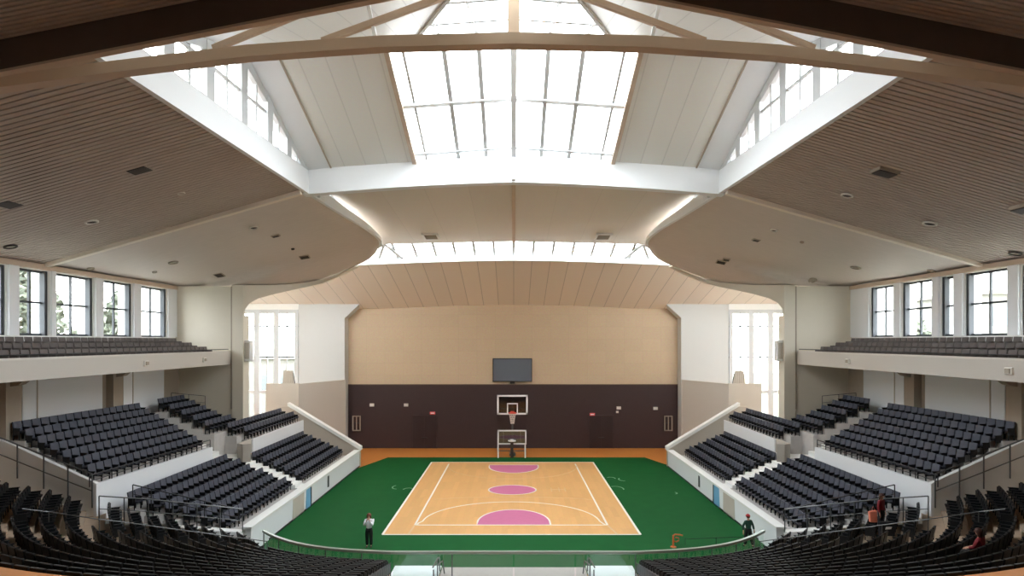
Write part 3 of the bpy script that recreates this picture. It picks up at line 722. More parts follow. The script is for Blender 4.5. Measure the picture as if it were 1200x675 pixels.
def make_stand_seat():
    r = empty('stadium_chair')
    MB().hexa([(-.245,-.22,.3),(.245,-.22,.3),(.245,-.14,.3),(-.245,-.14,.3)], [(-.245,-.32,.9),(.245,-.32,.9),(.245,-.25,.9),(-.245,-.25,.9)]).build('backrest','standseat',r,bevel=.025)
    s_ = MB().box(-.22,.22,-.16,.22,.36,.44)
    s_.build('seat','standcush',r,bevel=.02)
    f = MB()
    for x in (-.255,.255): f.box(x-.014,x+.014,-.24,-.19,0,.62); f.box(x-.014,x+.014,-.2,.14,.56,.6); f.box(x-.012,x+.012,.05,.09,.0,.56); f.box(x-.008,x+.008,-.2,.1,.25,.56)
    f.box(-.255,.255,-.2,-.17,.28,.32)
    f.build('frame','chair',r)
    return r
def make_balcony_seat():
    m = MB().hexa([(-.24,-.22,.1),(.24,-.22,.1),(.24,-.15,.1),(-.24,-.15,.1)], [(-.235,-.31,.8),(.235,-.31,.8),(.235,-.25,.8),(-.235,-.25,.8)])
    m.box(-.22,.22,-.16,.22,.34,.44); m.box(-.26,-.245,-.24,.14,.0,.58); m.box(.245,.26,-.24,.14,.0,.58)
    return m.build('balcony_seat','balcseat',bevel=.012)
def copy_tree(o):
    c = o.copy(); COL.objects.link(c)
    for ch in o.children:
        d = ch.copy(); COL.objects.link(d); d.parent = c
    return c
def scatter(proto, places, limit, group, cat, stuffname):
    """places: (loc, rz, label, score); the largest `limit` become things, the rest one merged mesh"""
    places = sorted(places, key=lambda p: -p[3])
    first = True
    for loc, rz_, label, sc in places[:limit]:
        o = proto if first else copy_tree(proto); first = False
        o.location = loc; o.rotation_euler = (0,0,rz_); tag(o, label, cat, group)
    rest = places[limit:]
    if rest:
        parts = [proto] if proto.type == 'MESH' else list(proto.children)
        vs_, fs, mi, mats = [], [], [], []
        for k_, p in enumerate(parts):
            mats.append(p.data.materials[0])
        tv = [[v.co.copy() for v in p.data.vertices] for p in parts]; tf = [[tuple(q.vertices) for q in p.data.polygons] for p in parts]
        for loc, rz_, label, sc in rest:
            T = Matrix.Translation(loc) @ Matrix.Rotation(rz_, 4, 'Z')
            for k_ in range(len(parts)):
                o_ = len(vs_); vs_ += [tuple(T @ v) for v in tv[k_]]; fs += [tuple(i+o_ for i in q) for q in tf[k_]]; mi += [k_]*len(tf[k_])
        me = bpy.data.meshes.new(stuffname); me.from_pydata(vs_, [], fs)
        for m_ in mats: me.materials.append(m_)
        me.polygons.foreach_set('material_index', mi); me.update()
        o = bpy.data.objects.new(stuffname, me); COL.objects.link(o); o['kind'] = 'stuff'
        o['label'] = 'the remaining small far '+group; o['category'] = cat
def visible(p):
    if p[1] < 3: return 0
    x = CX+F*p[0]/p[1]; y = CY-F*(p[2]+.85-H)/p[1]
    return F/p[1] if -12 < x < 1212 and -10 < y < 680 else 0

# ------------------------------------------------------------------ balcony seats
pl = []
for s in (-1,1):
    for i in range(3):
        Y = 44.3-i*.55-.3; n = 0
        while Y > 23.6:
            X = s*(20.95+.9+.8*i); z = 10.1+.3*i-.28
            n += 1; sc = visible((X,Y,z))
            if sc: pl.append(((X,Y,z), PI/2 if s < 0 else -PI/2, 'charcoal seat in %s balcony, %s row up, %s seat from the portal wall' % (SIDE[s], ordw(i+1), ordw(n)), sc))
            Y -= .56
# facing the court: left side seats face +x => rotate -90
pl = [(a, -b_, c, d) for a, b_, c, d in pl]
scatter(make_balcony_seat(), pl, 300, 'charcoal seats on the two balconies', 'seat', 'distant_balcony_seats')

# ------------------------------------------------------------------ side stands
stand_pl = []
def stand_block(s, key_, x0, pitch, n, zt0, rise, Y0, Y1, slant=0.0, front_x=None, yends=None, ystarts=None, base=0, mat_='standfloor', rowname='', skip=()):
    """stepped block: row i chair line at |X| = x0+pitch*i, chair top z = zt0+rise*i ; slant = outward shift per metre towards the viewer"""
    mb = MB()
    for i in range(n):
        ya = ystarts[i] if ystarts else Y0; yb = yends[i] if yends else Y1
        z = zt0+rise*i-.86
        def X(Y, off=0): return s*(x0+pitch*i+off-slant*(Y-Y0))
        fo = -.42 if i else (front_x-x0 if front_x is not None else -.42)
        bo = pitch-.42+.02 if i < n-1 else .5
        low = [(X(ya,fo),ya,base),(X(yb,fo),yb,base),(X(yb,bo),yb,base),(X(ya,bo),ya,base)]
        mb.hexa(low, [(a,b_,z) for a,b_,c in low])
        L = yb-ya; cnt = int((L-.25)/.55); ang = -PI/2 if s < 0 else PI/2
        if i in skip: continue
        for j in range(cnt):
            Y = ya+.35+j*.55; p = (X(Y), Y, z); sc = visible(p)
            if sc: stand_pl.append((p, ang + (math.atan(slant)*(1 if s > 0 else -1)), 'slate seat, %s %s, %s row up, %s seat from the near end' % (SIDE[s], rowname, ordw(i+1), ordw(j+1)), sc))
    return structure(mb.build('floor_stand_%s_%s' % (key_, SIDE[s]), mat_))
for s in (-1, 1):
    stand_block(s,'lower_near',14.95,.74,6,1.95,.32,30.6,41.2, front_x=13.85, rowname='lower near block', ystarts=[31.6,31.2,30.9,30.6,30.3,30.0])
    stand_block(s,'lower_far',14.95,.74,5,1.95,.32,42.6,53.4, front_x=13.85, rowname='lower far block')
    stand_block(s,'upper_near',20.3,.6,7,5.0,.345,29.5,39.4, slant=.05, front_x=19.85, rowname='upper near block')
    stand_block(s,'upper_far',18.85,.78,7,4.9,.37,41.0,53.6, front_x=18.4, rowname='upper far block', ystarts=[43.4,42.6,41,41,41,41,41], yends=[53.6,53.3,45.1,45.0,45.0,45.0,45.0])
    # low wall round the court with its doors
    o = structure(MB().prism([(s*13.55,0),(s*13.85,0),(s*13.85,1.38),(s*13.5,1.38)], 'y', 31.6, 53.9).build('wall_court_'+SIDE[s], 'white2'))
    structure(MB().prism([(s*13.45,1.38),(s*14.0,1.38),(s*14.0,1.48),(s*13.45,1.48)], 'y', 31.5, 53.9).build('wall_court_coping', 'white', o))
    structure(MB().box(s*13.5, s*13.56, 34.0, 53.9, .012, .1).build('wall_court_base', 'darkmetal', o))
    ya, yb = (40.0,41.0) if s < 0 else (40.4,41.6)
    d = structure(MB().box(s*13.5, s*13.56, ya, yb, .02, 1.32).build('door_%d' % (3 if s < 0 else 4), 'blue'))
    structure(MB().box(s*13.47, s*13.5, yb-.14, yb-.02, .02, 1.32).build('door_frame', 'frame', d))
    structure(MB().box(s*13.5, s*13.55, 37.6, 39.6, .02, 1.3).build('wall_court_panel', 'beige', o))
    structure(MB().box(s*13.48, s*13.52, 44.6, 44.9, .4, 1.2).build('wall_court_slot', 'frame', o))
    # stairs between blocks
    st = MB()
    for i in range(10): st.box(s*(14.2+.46*i), s*(14.68+.46*i), 41.2, 42.6, 0, 1.15+.2*i)
    structure(st.build('floor_stair_lower_'+SIDE[s], 'white'))
    st = MB()
    for i in range(14): st.box(s*(18.8+.43*i), s*(19.25+.43*i), 39.3, 41.0, 0, 3.2+.24*i)
    structure(st.build('floor_stair_upper_'+SIDE[s], 'white'))
    # vomitory panel between the blocks
    structure(MB().box(s*18.35, s*19.9, 41.0, 43.3, 0, 3.2).build('floor_landing_'+SIDE[s], 'white'))
    c = MB(); pts = [(17.6,41.1),(18.0,40.9),(18.45,41.1),(18.5,42.0),(18.5,43.2)]
    L = []
    for i, (x, y) in enumerate(pts): L.append((s*x, y))
    for a, b_ in zip(L, L[1:]): c.bar((a[0],a[1],3.55),(b_[0],b_[1],3.55),.1,1.2)
    trim(c, 'beige')
    # fascia faces of upper blocks
    trim(MB().hexa([(s*19.84,29.2,0),(s*19.3,39.4,0),(s*19.4,39.4,0),(s*19.94,29.2,0)], [(s*19.84,29.2,4.22),(s*19.3,39.4,4.22),(s*19.45,39.4,4.22),(s*19.99,29.2,4.22)]), 'white2')
    trim(MB().box(s*18.36, s*18.46, 43.3, 53.7, 0, 4.12), 'white2')
    # low dark rails in front of the upper rows
    def rail(pts, name, label, hh=1.0, step=1.5, m='metal', r_=.028, mid=True):
        R = tag(empty(name, pts[0]), label, 'railing'); inv = V(pts[0])
        P_ = [V(p)-inv for p in pts]
        MB().tube([p+V((0,0,hh)) for p in P_], r_).build('handrail', m, R)
        if mid: MB().tube([p+V((0,0,hh*.5)) for p in P_], r_*.7).build('midrail', m, R)
        for a, b_ in zip(P_, P_[1:]):
            n_ = max(1, round((b_-a).length/step))
            for k_ in range(n_+(1 if b_ is P_[-1] else 0)):
                p = a.lerp(b_, k_/n_); MB().tube([p, p+V((0,0,hh))], r_).build('post', m, R)
        return R
    rail([(s*19.95,28.9,4.14),(s*19.42,39.3,4.14)], 'stand_railing', 'low dark rail before front row of upper near block, %s stand' % SIDE[s], .55, 1.4, 'darkmetal')
    rail([(s*14.2,31.7,1.45),(s*18.6,30.0,3.1)], 'stand_railing', 'dark handrail across near end of lower block, %s stand' % SIDE[s], .9, .9, 'darkmetal')
    rail([(s*23.9,42.9,6.4),(s*22.6,45.0,6.0)], 'stair_railing', 'thin dark stair rail against the portal wall, %s side' % SIDE[s], 1.0, 1.2, 'darkmetal', .02)
    # end wall of stand with sloping coping
    zs_ = lambda x: 1.5+(x-13.5)*.62
    structure(MB().prism([(s*13.5,0),(s*20.5,0),(s*20.5,zs_(19.6)),(s*19.6,zs_(19.6)),(s*13.5,1.5)], 'y', 53.9, 54.25).build('wall_stand_end_'+SIDE[s], 'beige'))
    trim(MB().prism([(s*13.4,1.45),(s*19.8,zs_(19.7)),(s*19.8,zs_(19.7)+.28),(s*13.4,1.75)], 'y', 53.75, 54.4), 'white')
    rail([(s*13.9,55.2,0),(s*16.4,57.0,0)], 'floor_railing', 'metal railing at the far end of the %s stand by the brown wall' % SIDE[s], 1.9, 1.2, 'darkmetal', .04)
    ep = [(s*19.86,0),(s*W,0),(s*W,6.35),(s*24.4,6.3),(s*19.86,4.22)]
    structure(MB().prism(ep, 'y', 29.25, 29.48).build('wall_stand_upper_end_'+SIDE[s], 'white'))
    # railing round the near end of the upper block
    rail([(s*24.8,29.15,5.0),(s*22.3,29.15,4.0),(s*20.0,29.15,3.1)], 'concourse_railing', 'tall grey railing between the curved rows and %s upper block' % SIDE[s], 1.6, 1.3, 'metal', .035)
    rail([(s*19.3,28.6,2.6),(s*17.6,29.6,2.2),(s*13.9,31.5,1.2)], 'concourse_railing', 'long grey railing where the curved rows meet the %s lower block' % SIDE[s], 1.2, 1.1, 'metal', .03)
    structure(MB().hexa([(s*13.9,31.2,0),(s*19.9,28.7,0),(s*19.9,29.1,0),(s*13.9,31.7,0)], [(s*13.9,31.2,1.3),(s*19.9,28.7,2.55),(s*19.9,29.1,2.55),(s*13.9,31.7,1.3)]).build('wall_stand_near_'+SIDE[s], 'white'))
proto = make_stand_seat()
scatter(proto, stand_pl, 300, 'slate seats of the two side stands', 'seat', 'distant_stand_seats')

# ------------------------------------------------------------------ curved near bowl
def curve(i, t):
    A = V((5.5-.1*i, 27.3-.87*i, 0)); E = V((13.8+.75*i, 31.3-.26*i, 0)); d = E-A; j = min(max(i, 0), 12)
    B1 = A+V((.50*d.x, (.10-.007*j)*d.y, 0)); B2 = A+V((.74*d.x, (.36-.013*j)*d.y, 0))
    if t > 1: return E+(E-B2)*3*(t-1)
    u = 1-t
    return A*u**3+B1*3*u*u*t+B2*3*u*t*t+E*t**3
def rowz(i): return .5+.27*i
NR = 15
bowl_pl = []
for s in (-1,1):
    steps = list(range(NR))
    mb = MB(); ow = MB()
    K = 36; tmax = 1.1
    for i in range(NR+4):
        walk = i in (NR, NR+1)
        z = rowz(i) if i < NR else (rowz(NR)+.6 if walk else rowz(NR)+.65+.3*(i-NR-2))
        tgt = ow if walk or i > NR else mb
        for k_ in range(K):
            ta, tb = tmax*k_/K, tmax*(k_+1)/K
            a, b_ = curve(i-.42, ta), curve(i-.42, tb); c, d = curve(i+.6, tb), curve(i+.6, ta)
            q = [a, b_, c, d]
            tgt.hexa([(s*p.x,p.y,z-.6 if z > .6 else 0) for p in q], [(s*p.x,p.y,z) for p in q])
    structure(mb.build('floor_bowl_terrace_'+SIDE[s], 'terrace')); structure(ow.build('floor_bowl_walkway_'+SIDE[s], 'orange'))
    for i in list(range(NR))+[NR+2, NR+3]:
        z = rowz(i) if i < NR else rowz(NR)+.65+.3*(i-NR-2)
        N = 400; P_ = [curve(i, k_/N) for k_ in range(N+1)]; cum = [0]
        for a, b_ in zip(P_, P_[1:]): cum.append(cum[-1]+(b_-a).length)
        tot = cum[-1]; gap0 = tot-(2.3+.2*i)-1.1; gap1 = gap0+1.1
        d = .28; n = 0; m_ = 0; k_ = 0
        while d < tot:
            if gap0 < d < gap1: d = gap1+.28
            past = d > gap1
            while cum[min(k_+1,N)] < d and k_ < N-1: k_ += 1
            p = P_[k_].lerp(P_[k_+1], (d-cum[k_])/max(1e-6, cum[k_+1]-cum[k_])); tg = (P_[k_+1]-P_[k_]).normalized()
            if past: m_ += 1
            else: n += 1
            if not (past and i == 8):
                loc = (s*p.x, p.y, z); ang = math.atan2(tg.y, tg.x)*s; sc = visible(loc)
                if i > 8 and (d < 0): sc = 0
                if past: lb = 'black chair, %s past the %s side aisle, %s curved row from the court' % (ordw(m_), SIDE[s], ordw(i+1))
                else: lb = 'black chair, %s left of the middle aisle, %s curved row from the court' % (ordw(n), ordw(i+1)) if s < 0 else 'black chair, %s right of the middle aisle, %s curved row from the court' % (ordw(n), ordw(i+1))
                if s > 0 and math.hypot(loc[0]-at(1036,612,27.6).x+.2, loc[1]-27.5) < .75: sc = 0
                if sc: bowl_pl.append((loc, ang, lb, sc))
            d += .56
    # handrail along the side aisle
chair = make_chair()
scatter(chair, bowl_pl, 300, 'black chairs of the curved rows', 'chair', 'smaller_curved_row_chairs')
print('COUNTS', len(bowl_pl), len(stand_pl), len(pl))

# side aisle handrails following the slope
for s in (-1,1):
    pts = []
    for i in range(0, 12):
        N = 100; P_ = [curve(i, k_/N) for k_ in range(N+1)]; cum = [0]
        for a, b_ in zip(P_, P_[1:]): cum.append(cum[-1]+(b_-a).length)
        g_ = cum[-1]-(2.3+.2*i)-.55; k_ = min(range(N+1), key=lambda q: abs(cum[q]-g_)); pts.append((s*P_[k_].x, P_[k_].y, rowz(i)))
    R = tag(empty('aisle_handrail', pts[0]), 'thin grey handrail climbing the %s side aisle of the curved rows' % SIDE[s], 'railing')
    o_ = V(pts[0]); MB().tube([V(p)-o_+V((0,0,.95)) for p in pts], .022).build('handrail','metal',R)
    for p in pts[::2]: MB().tube([V(p)-o_, V(p)-o_+V((0,0,.95))], .02).build('post','metal',R)

# middle platform, steps and glass barrier
structure(MB().box(-3.45,3.45,24,29.75,.0,.06).build('floor_middle_aisle','concrete'))
for s in (-1,1):
    structure(MB().box(s*3.5,s*5.75,22,29.8,0,.12).build('floor_middle_step_'+SIDE[s],'white2'))
    p0 = (s*3.5, 28.2, .12)
    R = tag(empty('step_handrail', p0), 'short curved metal handrail %s of the middle aisle, at the bottom edge' % SIDE[s], 'railing')
    MB().tube([(0,.9,0),(0,.85,.55),(0,.6,.75),(0,0,.9),(0,-1.6,1.1)], .035).build('handrail','metal',R); MB().tube([(-s*.25,.6,0),(-s*.2,.3,.7),(-s*.1,-.8,.9)], .03).build('second_rail','metal',R)
    for y in (0,-1.4): MB().tube([(0,y,-.1),(0,y,.92)], .03).build('post','metal',R)
bp = [curve(-1.25, t/14) for t in range(15)]
path = [V((-p.x,p.y,0)) for p in bp[::-1]]+[V((-2.85,28.42,0)),V((0,28.42,0)),V((2.85,28.42,0))]+bp
R = tag(empty('glass_barrier'), 'long curved glass barrier with grey-green top rail before the first row', 'railing')
tp = MB()
for a, b_ in zip(path, path[1:]): tp.bar(a+V((0,0,1.24)), b_+V((0,0,1.24)), .16, .12)
tp.build('top_rail','railtop',R)
for a, b_ in zip(path, path[1:]):
    d = (b_-a).normalized()*.04; MB().bar(a+d+V((0,0,.6)), b_-d+V((0,0,.6)), .02, 1.1).build('glass_panel','railglass',R)
for a in path[::3]: MB().tube([a, a+V((0,0,1.2))], .03).build('post','metal',R)

# orange stand on the green mat
r = tag(empty('floor_goal', (at(789,642,32.8).x, 32.8, .012)), 'small orange upright with two curved arms on the green mat', 'sports goal')
MB().tube([(0,0,0),(0,0,.62)], .05, 8).build('post','orangeobj',r); MB().lathe([(.16,0),(.16,.03),(.06,.06)]).build('base','orangeobj',r)
MB().tube([(-.02,0,.6),(.1,0,.68),(.35,0,.66),(.5,0,.62)], .04).build('arm','orangeobj',r); MB().tube([(0,0,.35),(.15,0,.28),(.3,0,.36),(.3,0,.48),(.12,0,.52)], .035).build('arm','orangeobj',r)
r = tag(empty('low_net', (at(803,640,33.2).x, 33.2, .012)), 'low dark net line stretched from the orange upright to the right wall', 'net')
MB().tube([(0,0,.3),(1.7,.1,.34),(3.4,.2,.36)], .012).build('cord','trouser',r)
for x in (0,1.7,3.4): MB().tube([(x,x*.06,0),(x,x*.06,.36)], .014).build('post','trouser',r)

# ------------------------------------------------------------------ people
def skin(name, chains, m, parent, sub=2):
    """chains: list of [(pos, radius)...]; first vertex of later chains given as index reference ('@',i)"""
    vs_, es, rr = [], [], []
    for ch in chains:
        prev = None
        for it in ch:
            if it[0] == '@': prev = it[1]; continue
            vs_.append(it[0]); rr.append(it[1]); k_ = len(vs_)-1
            if prev is not None: es.append((prev, k_))
            prev = k_
    me = bpy.data.meshes.new(name); me.from_pydata(vs_, es, []); o = bpy.data.objects.new(name, me); COL.objects.link(o); o.parent = parent
    sm = o.modifiers.new('skin','SKIN'); sk_ = me.skin_vertices[0] if me.skin_vertices else None
    if not me.skin_vertices:
        bm = bmesh.new(); bm.from_mesh(me); bm.verts.layers.skin.verify(); bm.to_mesh(me); bm.free()
    lay = me.skin_vertices[0].data
    for i, r_ in enumerate(rr): lay[i].radius = (r_, r_) if not isinstance(r_, tuple) else r_; lay[i].use_root = (i == 0)
    sb = o.modifiers.new('sub','SUBSURF'); sb.levels = sub; sb.render_levels = sub
    me.materials.append(M[m]); return o
def hand_chain(w_, d, side, base):
    """five short fingers from wrist index"""
    out = []; w_ = V(w_); d = V(d).normalized(); a = d.cross(V((0,0,1))).normalized() if abs(d.z) < .9 else V((1,0,0)); palm = w_+d*.08
    out.append([('@', base), (tuple(w_+d*.05), (.034,.02)), (tuple(palm), (.036,.018))]); return out, palm, a, d
def figure(root, pts, m_body, heads):
    pass
def person(root, P, shirt, trousers, hair_m, cap=None, longhair=True):
    """P: dict of joint positions in root space. body = one skinned mesh in skin colour, clothes as slightly larger skins"""
    g_ = lambda k_: tuple(P[k_])
    ch = [[(g_('pelvis'),(.095,.07)), (g_('waist'),(.085,.065)), (g_('chest'),(.14,.1)), (g_('neckb'),(.065,.06)), (g_('neck'),(.05,.05)), (g_('head0'),(.072,.085)), (g_('head1'),(.083,.1)), (g_('head2'),(.06,.075))]]
    idx = {'pelvis':0,'chest':2}
    k_ = 8
    tips = []
    for sd in ('L','R'):
        ch.append([('@',2), (g_('sh'+sd),.052), (g_('el'+sd),.038), (g_('wr'+sd),.026)]); wi = k_+2; k_ += 3
        w_ = V(P['wr'+sd]); d = (w_-V(P['el'+sd])).normalized(); a = d.cross(V((0,1,.2))).normalized(); pm_ = w_+d*.07
        ch.append([('@',wi), (tuple(pm_), (.034,.018))]); pi_ = k_; k_ += 1
        for f_ in range(4):
            off = a*(-.03+.02*f_); ln_ = (.07,.08,.075,.06)[f_]; cu = V((0,.03,-.02)) 
            ch.append([('@',pi_), (tuple(pm_+off+d*.03),.0095), (tuple(pm_+off+d*(.03+ln_*.5)+cu*.3),.0085), (tuple(pm_+off+d*(.03+ln_)+cu),.0075)]); k_ += 3
        ch.append([('@',pi_), (tuple(pm_-a*.04-d*.02),.011), (tuple(pm_-a*.06+d*.02),.009)]); k_ += 2
    for sd in ('L','R'):
        ch.append([('@',0), (g_('hip'+sd),.075), (g_('kn'+sd),.055), (g_('an'+sd),.035), (g_('toe'+sd),(.025,.02))]); k_ += 4
    skin('body', ch, 'skin', root)
    e = .022
    def grow(c): return [(it[0], tuple(v+e for v in it[1]) if isinstance(it[1], tuple) else it[1]+e) if it[0] != '@' else it for it in c]
    c1 = [grow([(tuple(V(P['pelvis'])-V((0,0,.04))),(.15,.125)),(g_('waist'),(.115,.09)),(g_('chest'),(.145,.105)),(g_('neckb'),(.05,.05))])]
    for sd in ('L','R'): 
        el, wr = V(P['el'+sd]), V(P['wr'+sd]); c1.append([('@',2)]+grow([(g_('sh'+sd),.055),(g_('el'+sd),.04),(tuple(el.lerp(wr,.85)),.03)]))
    skin('shirt', c1, shirt, root)
    c2 = [grow([(tuple(V(P['pelvis']).lerp(V(P['waist']),.75)),(.118,.095)),(g_('pelvis'),(.135,.11))])]
    for sd in ('L','R'):
        kn, an = V(P['kn'+sd]), V(P['an'+sd]); c2.append([('@',1)]+grow([(g_('hip'+sd),.1),(g_('kn'+sd),.068),(tuple(kn.lerp(an,.92)),.06)]))
    skin('trousers', c2, trousers, root)
    for sd in ('L','R'):
        an, to = V(P['an'+sd]), V(P['toe'+sd]); skin('shoe', [[(tuple(an-V((0,0,.03))),.05),(tuple(to),.045)]], 'bag', root, 1)
    # face details and hair
    h = V(P['head1']); fd = V(P['face']).normalized(); rt = fd.cross(V((0,0,1))).normalized()
    n_ = MB().tube([h+fd*.095+V((0,0,.01)), h+fd*.12+V((0,0,-.025))], [.008,.014], 6).build('nose','skin',root,smooth=True)
    mo = MB().tube([h+fd*.09-rt*.022-V((0,0,.055)), h+fd*.097-V((0,0,.057)), h+fd*.09+rt*.022-V((0,0,.055))], .006, 5).build('mouth','redcap',root)
    for q in (-1,1):
        MB().lathe([(.002,-.008),(.009,0),(.002,.008)], tuple(h+fd*.09+rt*q*.033+V((0,0,.012))), 8).build('eye','trouser',root)
        MB().lathe([(.004,-.028),(.013,-.01),(.014,.015),(.004,.03)], tuple(h+rt*q*.085), 8).build('ear','skin',root,smooth=True)
    hm = MB(); rings = []
    for a_ in range(0, 10):
        ph = PI*a_/9*(.62 if not longhair else .62); 
    def cap_shell(R_, z0, m_, nm_, drop):
        mb = MB(); nA, nB = 14, 7; vv = []
        for j in range(nB+1):
            ph = j/nB*PI*.52
            for i_ in range(nA):
                th = 2*PI*i_/nA; dirv = rt*math.cos(th)+fd*math.sin(th); back = max(0, -math.sin(th)+.35)
                p = h+V((0,0,z0))+dirv*math.sin(ph)*R_+V((0,0,math.cos(ph)*R_))
                if j == nB: p = p-V((0,0,drop*min(1,back)))+dirv*.01*(drop > .1)
                vv.append(p)
        ff = [(j*nA+i_, j*nA+(i_+1)%nA, (j+1)*nA+(i_+1)%nA, (j+1)*nA+i_) for j in range(nB) for i_ in range(nA)]
        mb.add(vv, ff); o = mb.build(nm_, m_, root, smooth=True); so = o.modifiers.new('thick','SOLIDIFY'); so.thickness = .015; return o
    cap_shell(.108, .02, hair_m, 'hair', .26 if longhair else .05)
    if cap:
        cap_shell(.118, .035, cap, 'cap', .0); MB().prism([(0,0)], 'z', 0, 1) if 0 else None
        pk = MB().hexa([h+fd*.1-rt*.07+V((0,0,.03)), h+fd*.1+rt*.07+V((0,0,.03)), h+fd*.2+rt*.05+V((0,0,.02)), h+fd*.2-rt*.05+V((0,0,.02))], [h+fd*.1-rt*.07+V((0,0,.045)), h+fd*.1+rt*.07+V((0,0,.045)), h+fd*.2+rt*.05+V((0,0,.032)), h+fd*.2-rt*.05+V((0,0,.032))]); pk.build('cap_peak', cap, root)
def standing(hgt=1.0):
    P = dict(pelvis=(0,0,.95), waist=(0,0,1.1), chest=(0,.01,1.3), neckb=(0,.01,1.44), neck=(0,0,1.49), head0=(0,-.01,1.55), head1=(0,-.01,1.62), head2=(0,0,1.69), face=(0,-1,0),
        shL=(-.18,.01,1.38), shR=(.18,.01,1.38), elL=(-.24,.02,1.1), elR=(.24,.02,1.1), wrL=(-.25,-.05,.86), wrR=(.25,-.05,.86),
        hipL=(-.09,0,.88), hipR=(.09,0,.88), knL=(-.1,0,.5), knR=(.1,0,.5), anL=(-.1,.02,.09), anR=(.1,.02,.09), toeL=(-.11,-.12,.05), toeR=(.11,-.12,.05))
    return P
# woman in white blouse with hands raised to her face
Yp = F*H/(642-CY); r = tag(empty('person', (at(432.5,642,Yp).x, Yp, .012)), 'standing person in white blouse and black trousers, hands raised to face, on the green', 'person')
P = standing(); P.update(elL=(-.2,-.16,1.16), wrL=(-.06,-.24,1.42), elR=(.2,-.16,1.16), wrR=(.07,-.24,1.44)); P['toeL']=(-.12,-.12,.05)
person(r, P, 'shirtwhite', 'trouser', 'redhair')
r.scale = (1.06,1.06,1.06)
# walker in green jacket and red cap
Yp = F*H/(640-CY)-.2; r = tag(empty('person', (at(877,640,Yp).x, Yp, .012), .3), 'standing person in dark green jacket and red cap beside the right court wall', 'person')
P = standing(); P.update(face=(.1,1,0), head0=(0,.02,1.55), head1=(0,.03,1.62), head2=(0,.02,1.69), elL=(-.3,.05,1.14), wrL=(-.33,-.02,.9), elR=(.3,0,1.12), wrR=(.36,0,.88), hipL=(-.1,0,.88), knL=(-.12,.08,.5), anL=(-.15,.1,.09), toeL=(-.17,.24,.05), knR=(.14,-.02,.5), anR=(.2,-.14,.09), toeR=(.22,0,.05))
person(r, P, 'jacket', 'trouser', 'hair', cap='redcap', longhair=False)
def seated(face):
    return dict(pelvis=(0,-.08,.52), waist=(0,-.1,.68), chest=(0,-.08,.9), neckb=(0,-.06,1.04), neck=(0,-.05,1.09), head0=(0,-.02,1.15), head1=(0,-.02,1.22), head2=(0,-.03,1.29), face=face,
        shL=(-.18,-.07,.98), shR=(.18,-.07,.98), elL=(-.24,.02,.72), elR=(.24,.02,.72), wrL=(-.14,.22,.64), wrR=(.14,.22,.64),
        hipL=(-.1,.02,.53), hipR=(.1,.02,.53), knL=(-.12,.38,.5), knR=(.12,.38,.5), anL=(-.12,.4,.1), anR=(.12,.4,.1), toeL=(-.12,.54,.06), toeR=(.12,.54,.06))
# seated person in dark red among the right curved rows, and the bags of the seat by the railing
def bowl_pos(i, px, s=1):
    best = min((curve(i, t/300) for t in range(301)), key=lambda p: abs(CX+s*F*p.x/p.y-px)); tt = min(range(301), key=lambda t: abs(CX+s*F*curve(i,t/300).x/curve(i,t/300).y-px))
    a, b_ = curve(i, tt/300), curve(i, min(tt+1,301)/300); d = b_-a
    return (s*best.x, best.y, rowz(i)), math.atan2(d.y, d.x)*s
loc, ang = bowl_pos(11, 1146); r = tag(empty('person', loc, ang), 'seated person in dark red top among the black chairs, beyond the right side aisle', 'person')
person(r, seated((0,1,0)), 'redshirt', 'trouser', 'hair', longhair=True)
X_, Y_ = at(1036,612,27.6).x, 27.6; zb_ = rowz(7)
r = tag(empty('person', (X_, Y_+.2, zb_), .6), 'person in dark red top, black skirt, standing by the right curved railing', 'person')
person(r, standing(), 'redshirt', 'trouser', 'hair')
r = tag(empty('tote_bag', (X_-.1, Y_-.35, zb_)), 'large black tote bag with pale mark before the railing person', 'bag')
MB().hexa([(-.3,-.12,0),(.3,-.12,0),(.3,.12,0),(-.3,.12,0)], [(-.34,-.1,.62),(.34,-.1,.62),(.34,.1,.62),(-.34,.1,.62)]).build('body','bag',r,bevel=.03)
MB().hexa([(-.14,-.135,.3),(.12,-.135,.32),(.16,-.13,.42),(-.1,-.13,.42)], [(-.14,-.125,.3),(.12,-.125,.32),(.16,-.12,.42),(-.1,-.12,.42)]).build('printed_mark','bwhite',r)
MB().tube([(-.15,0,.6),(-.12,0,.82),(.12,0,.82),(.15,0,.6)], .015).build('handle','bag',r)
r = tag(empty('shoulder_bag', (X_-.55, Y_-.1, zb_+.62)), 'salmon pink bag beside the person at the right curved railing', 'bag')
MB().hexa([(-.16,-.09,-.1),(.16,-.09,-.1),(.16,.09,-.1),(-.16,.09,-.1)], [(-.2,-.07,.38),(.14,-.07,.44),(.14,.07,.44),(-.2,.07,.38)]).build('body','salmon',r,bevel=.04)
MB().tube([(-.1,0,.38),(0,0,.6),(.1,0,.4)], .012).build('strap','salmon',r)

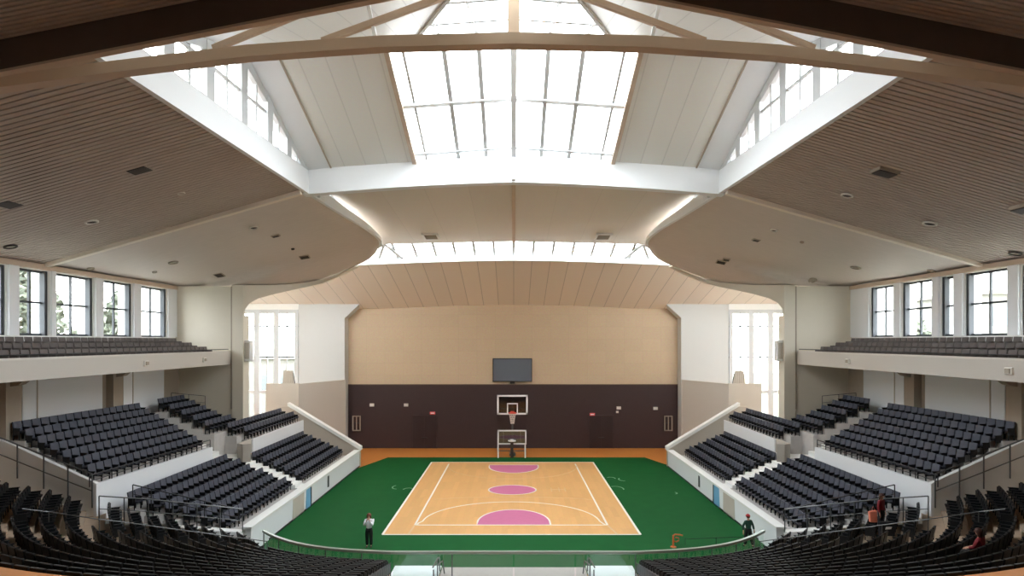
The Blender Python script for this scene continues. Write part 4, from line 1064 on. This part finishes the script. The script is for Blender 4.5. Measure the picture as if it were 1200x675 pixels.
# ------------------------------------------------------------------ outside
structure(MB().box(-160,160,-60,220,-1.3,-.6).build('ground','ground'))
def tree(x, y, h, r_, label, cat='tree', seed=0):
    rnd = random.Random(seed); R = tag(empty('tree', (x,y,-.6)), label, 'tree', 'trees outside the left windows' if x < 0 else 'trees outside the right windows')
    MB().tube([(0,0,0),(.1,.1,h*.3),(0,0,h*.6),(.1,0,h*.85)], [.35,.28,.18,.06], 8).build('trunk','bark',R)
    mb = MB()
    for i in range(2400):
        u = rnd.random()**.5; th = rnd.random()*2*PI; zz = rnd.random(); 
        prof = math.sin(PI*min(1,.12+zz*.88))**.7*(1-.35*zz)
        p = V((math.cos(th)*u*r_*prof, math.sin(th)*u*r_*prof, h*(.22+.78*zz)))
        sz = .34+.4*rnd.random(); a = V((rnd.gauss(0,1),rnd.gauss(0,1),rnd.gauss(0,1))).normalized(); b_ = a.orthogonal().normalized(); c = a.cross(b_)
        mb.add([p+a*sz, p+b_*sz*.6, p-a*sz, p-b_*sz*.6, p+c*.15], [(0,1,4),(1,2,4),(2,3,4),(3,0,4)])
    mb.build('foliage','leaf',R)
k_ = 0
for (x,y,h,r_,d) in [(-43,46,19.5,5.4,'broad tree outside the left windows, behind the second pane from view edge'),(-47,57,21.0,6.2,'tall tree outside the left windows, middle of the row'),(-45,74,20.0,6.0,'tree outside left windows seen through the pane nearest the portal'),(-53,91,22.0,7.0,'far leafy tree outside the left windows, behind the others'),(-40,37,19.0,5.0,'leafy tree outside the left windows at the view edge'),(-61,66,23.0,7.0,'tallest back tree outside the left windows'),
    (46,72,15.5,4.5,'tree outside the right windows nearest the portal'),(60,98,16,6,'far pale tree outside the right windows beyond the building')]:
    k_ += 1; tree(x,y,h,r_,d,seed=k_)
r = tag(empty('building', (62,79,-.6)), 'pale two-storey building outside the right windows', 'building')
MB().box(-8,8,-9,9,0,17.0).build('wall','bldg',r); MB().prism([(-8.6,17.0),(8.6,17.0),(8.6,17.4),(-8.6,17.4)],'y',-9.6,9.6).build('roof','beige',r)
for j in range(5):
    for z in (9.0, 13.4):
        MB().box(-8.08,-7.98,-7.6+3.4*j,-5.8+3.4*j,z,z+2.2).build('window','bldgwin',r); MB().box(-7.4+3.3*j,-5.6+3.3*j,-9.08,-8.98,z,z+2.2).build('window','bldgwin',r)
r = tag(empty('building', (-34,96,-.6)), 'low pale building far outside the left end windows', 'building')
MB().box(-12,6,-5,5,0,9).build('wall','bldg',r); MB().box(-12.5,6.5,-5.5,5.5,9,9.4).build('roof','beige',r)
for j in range(5): MB().box(-10+3*j,-8.6+3*j,-5.06,-5,4.5,6.6).build('window','bldgwin',r)
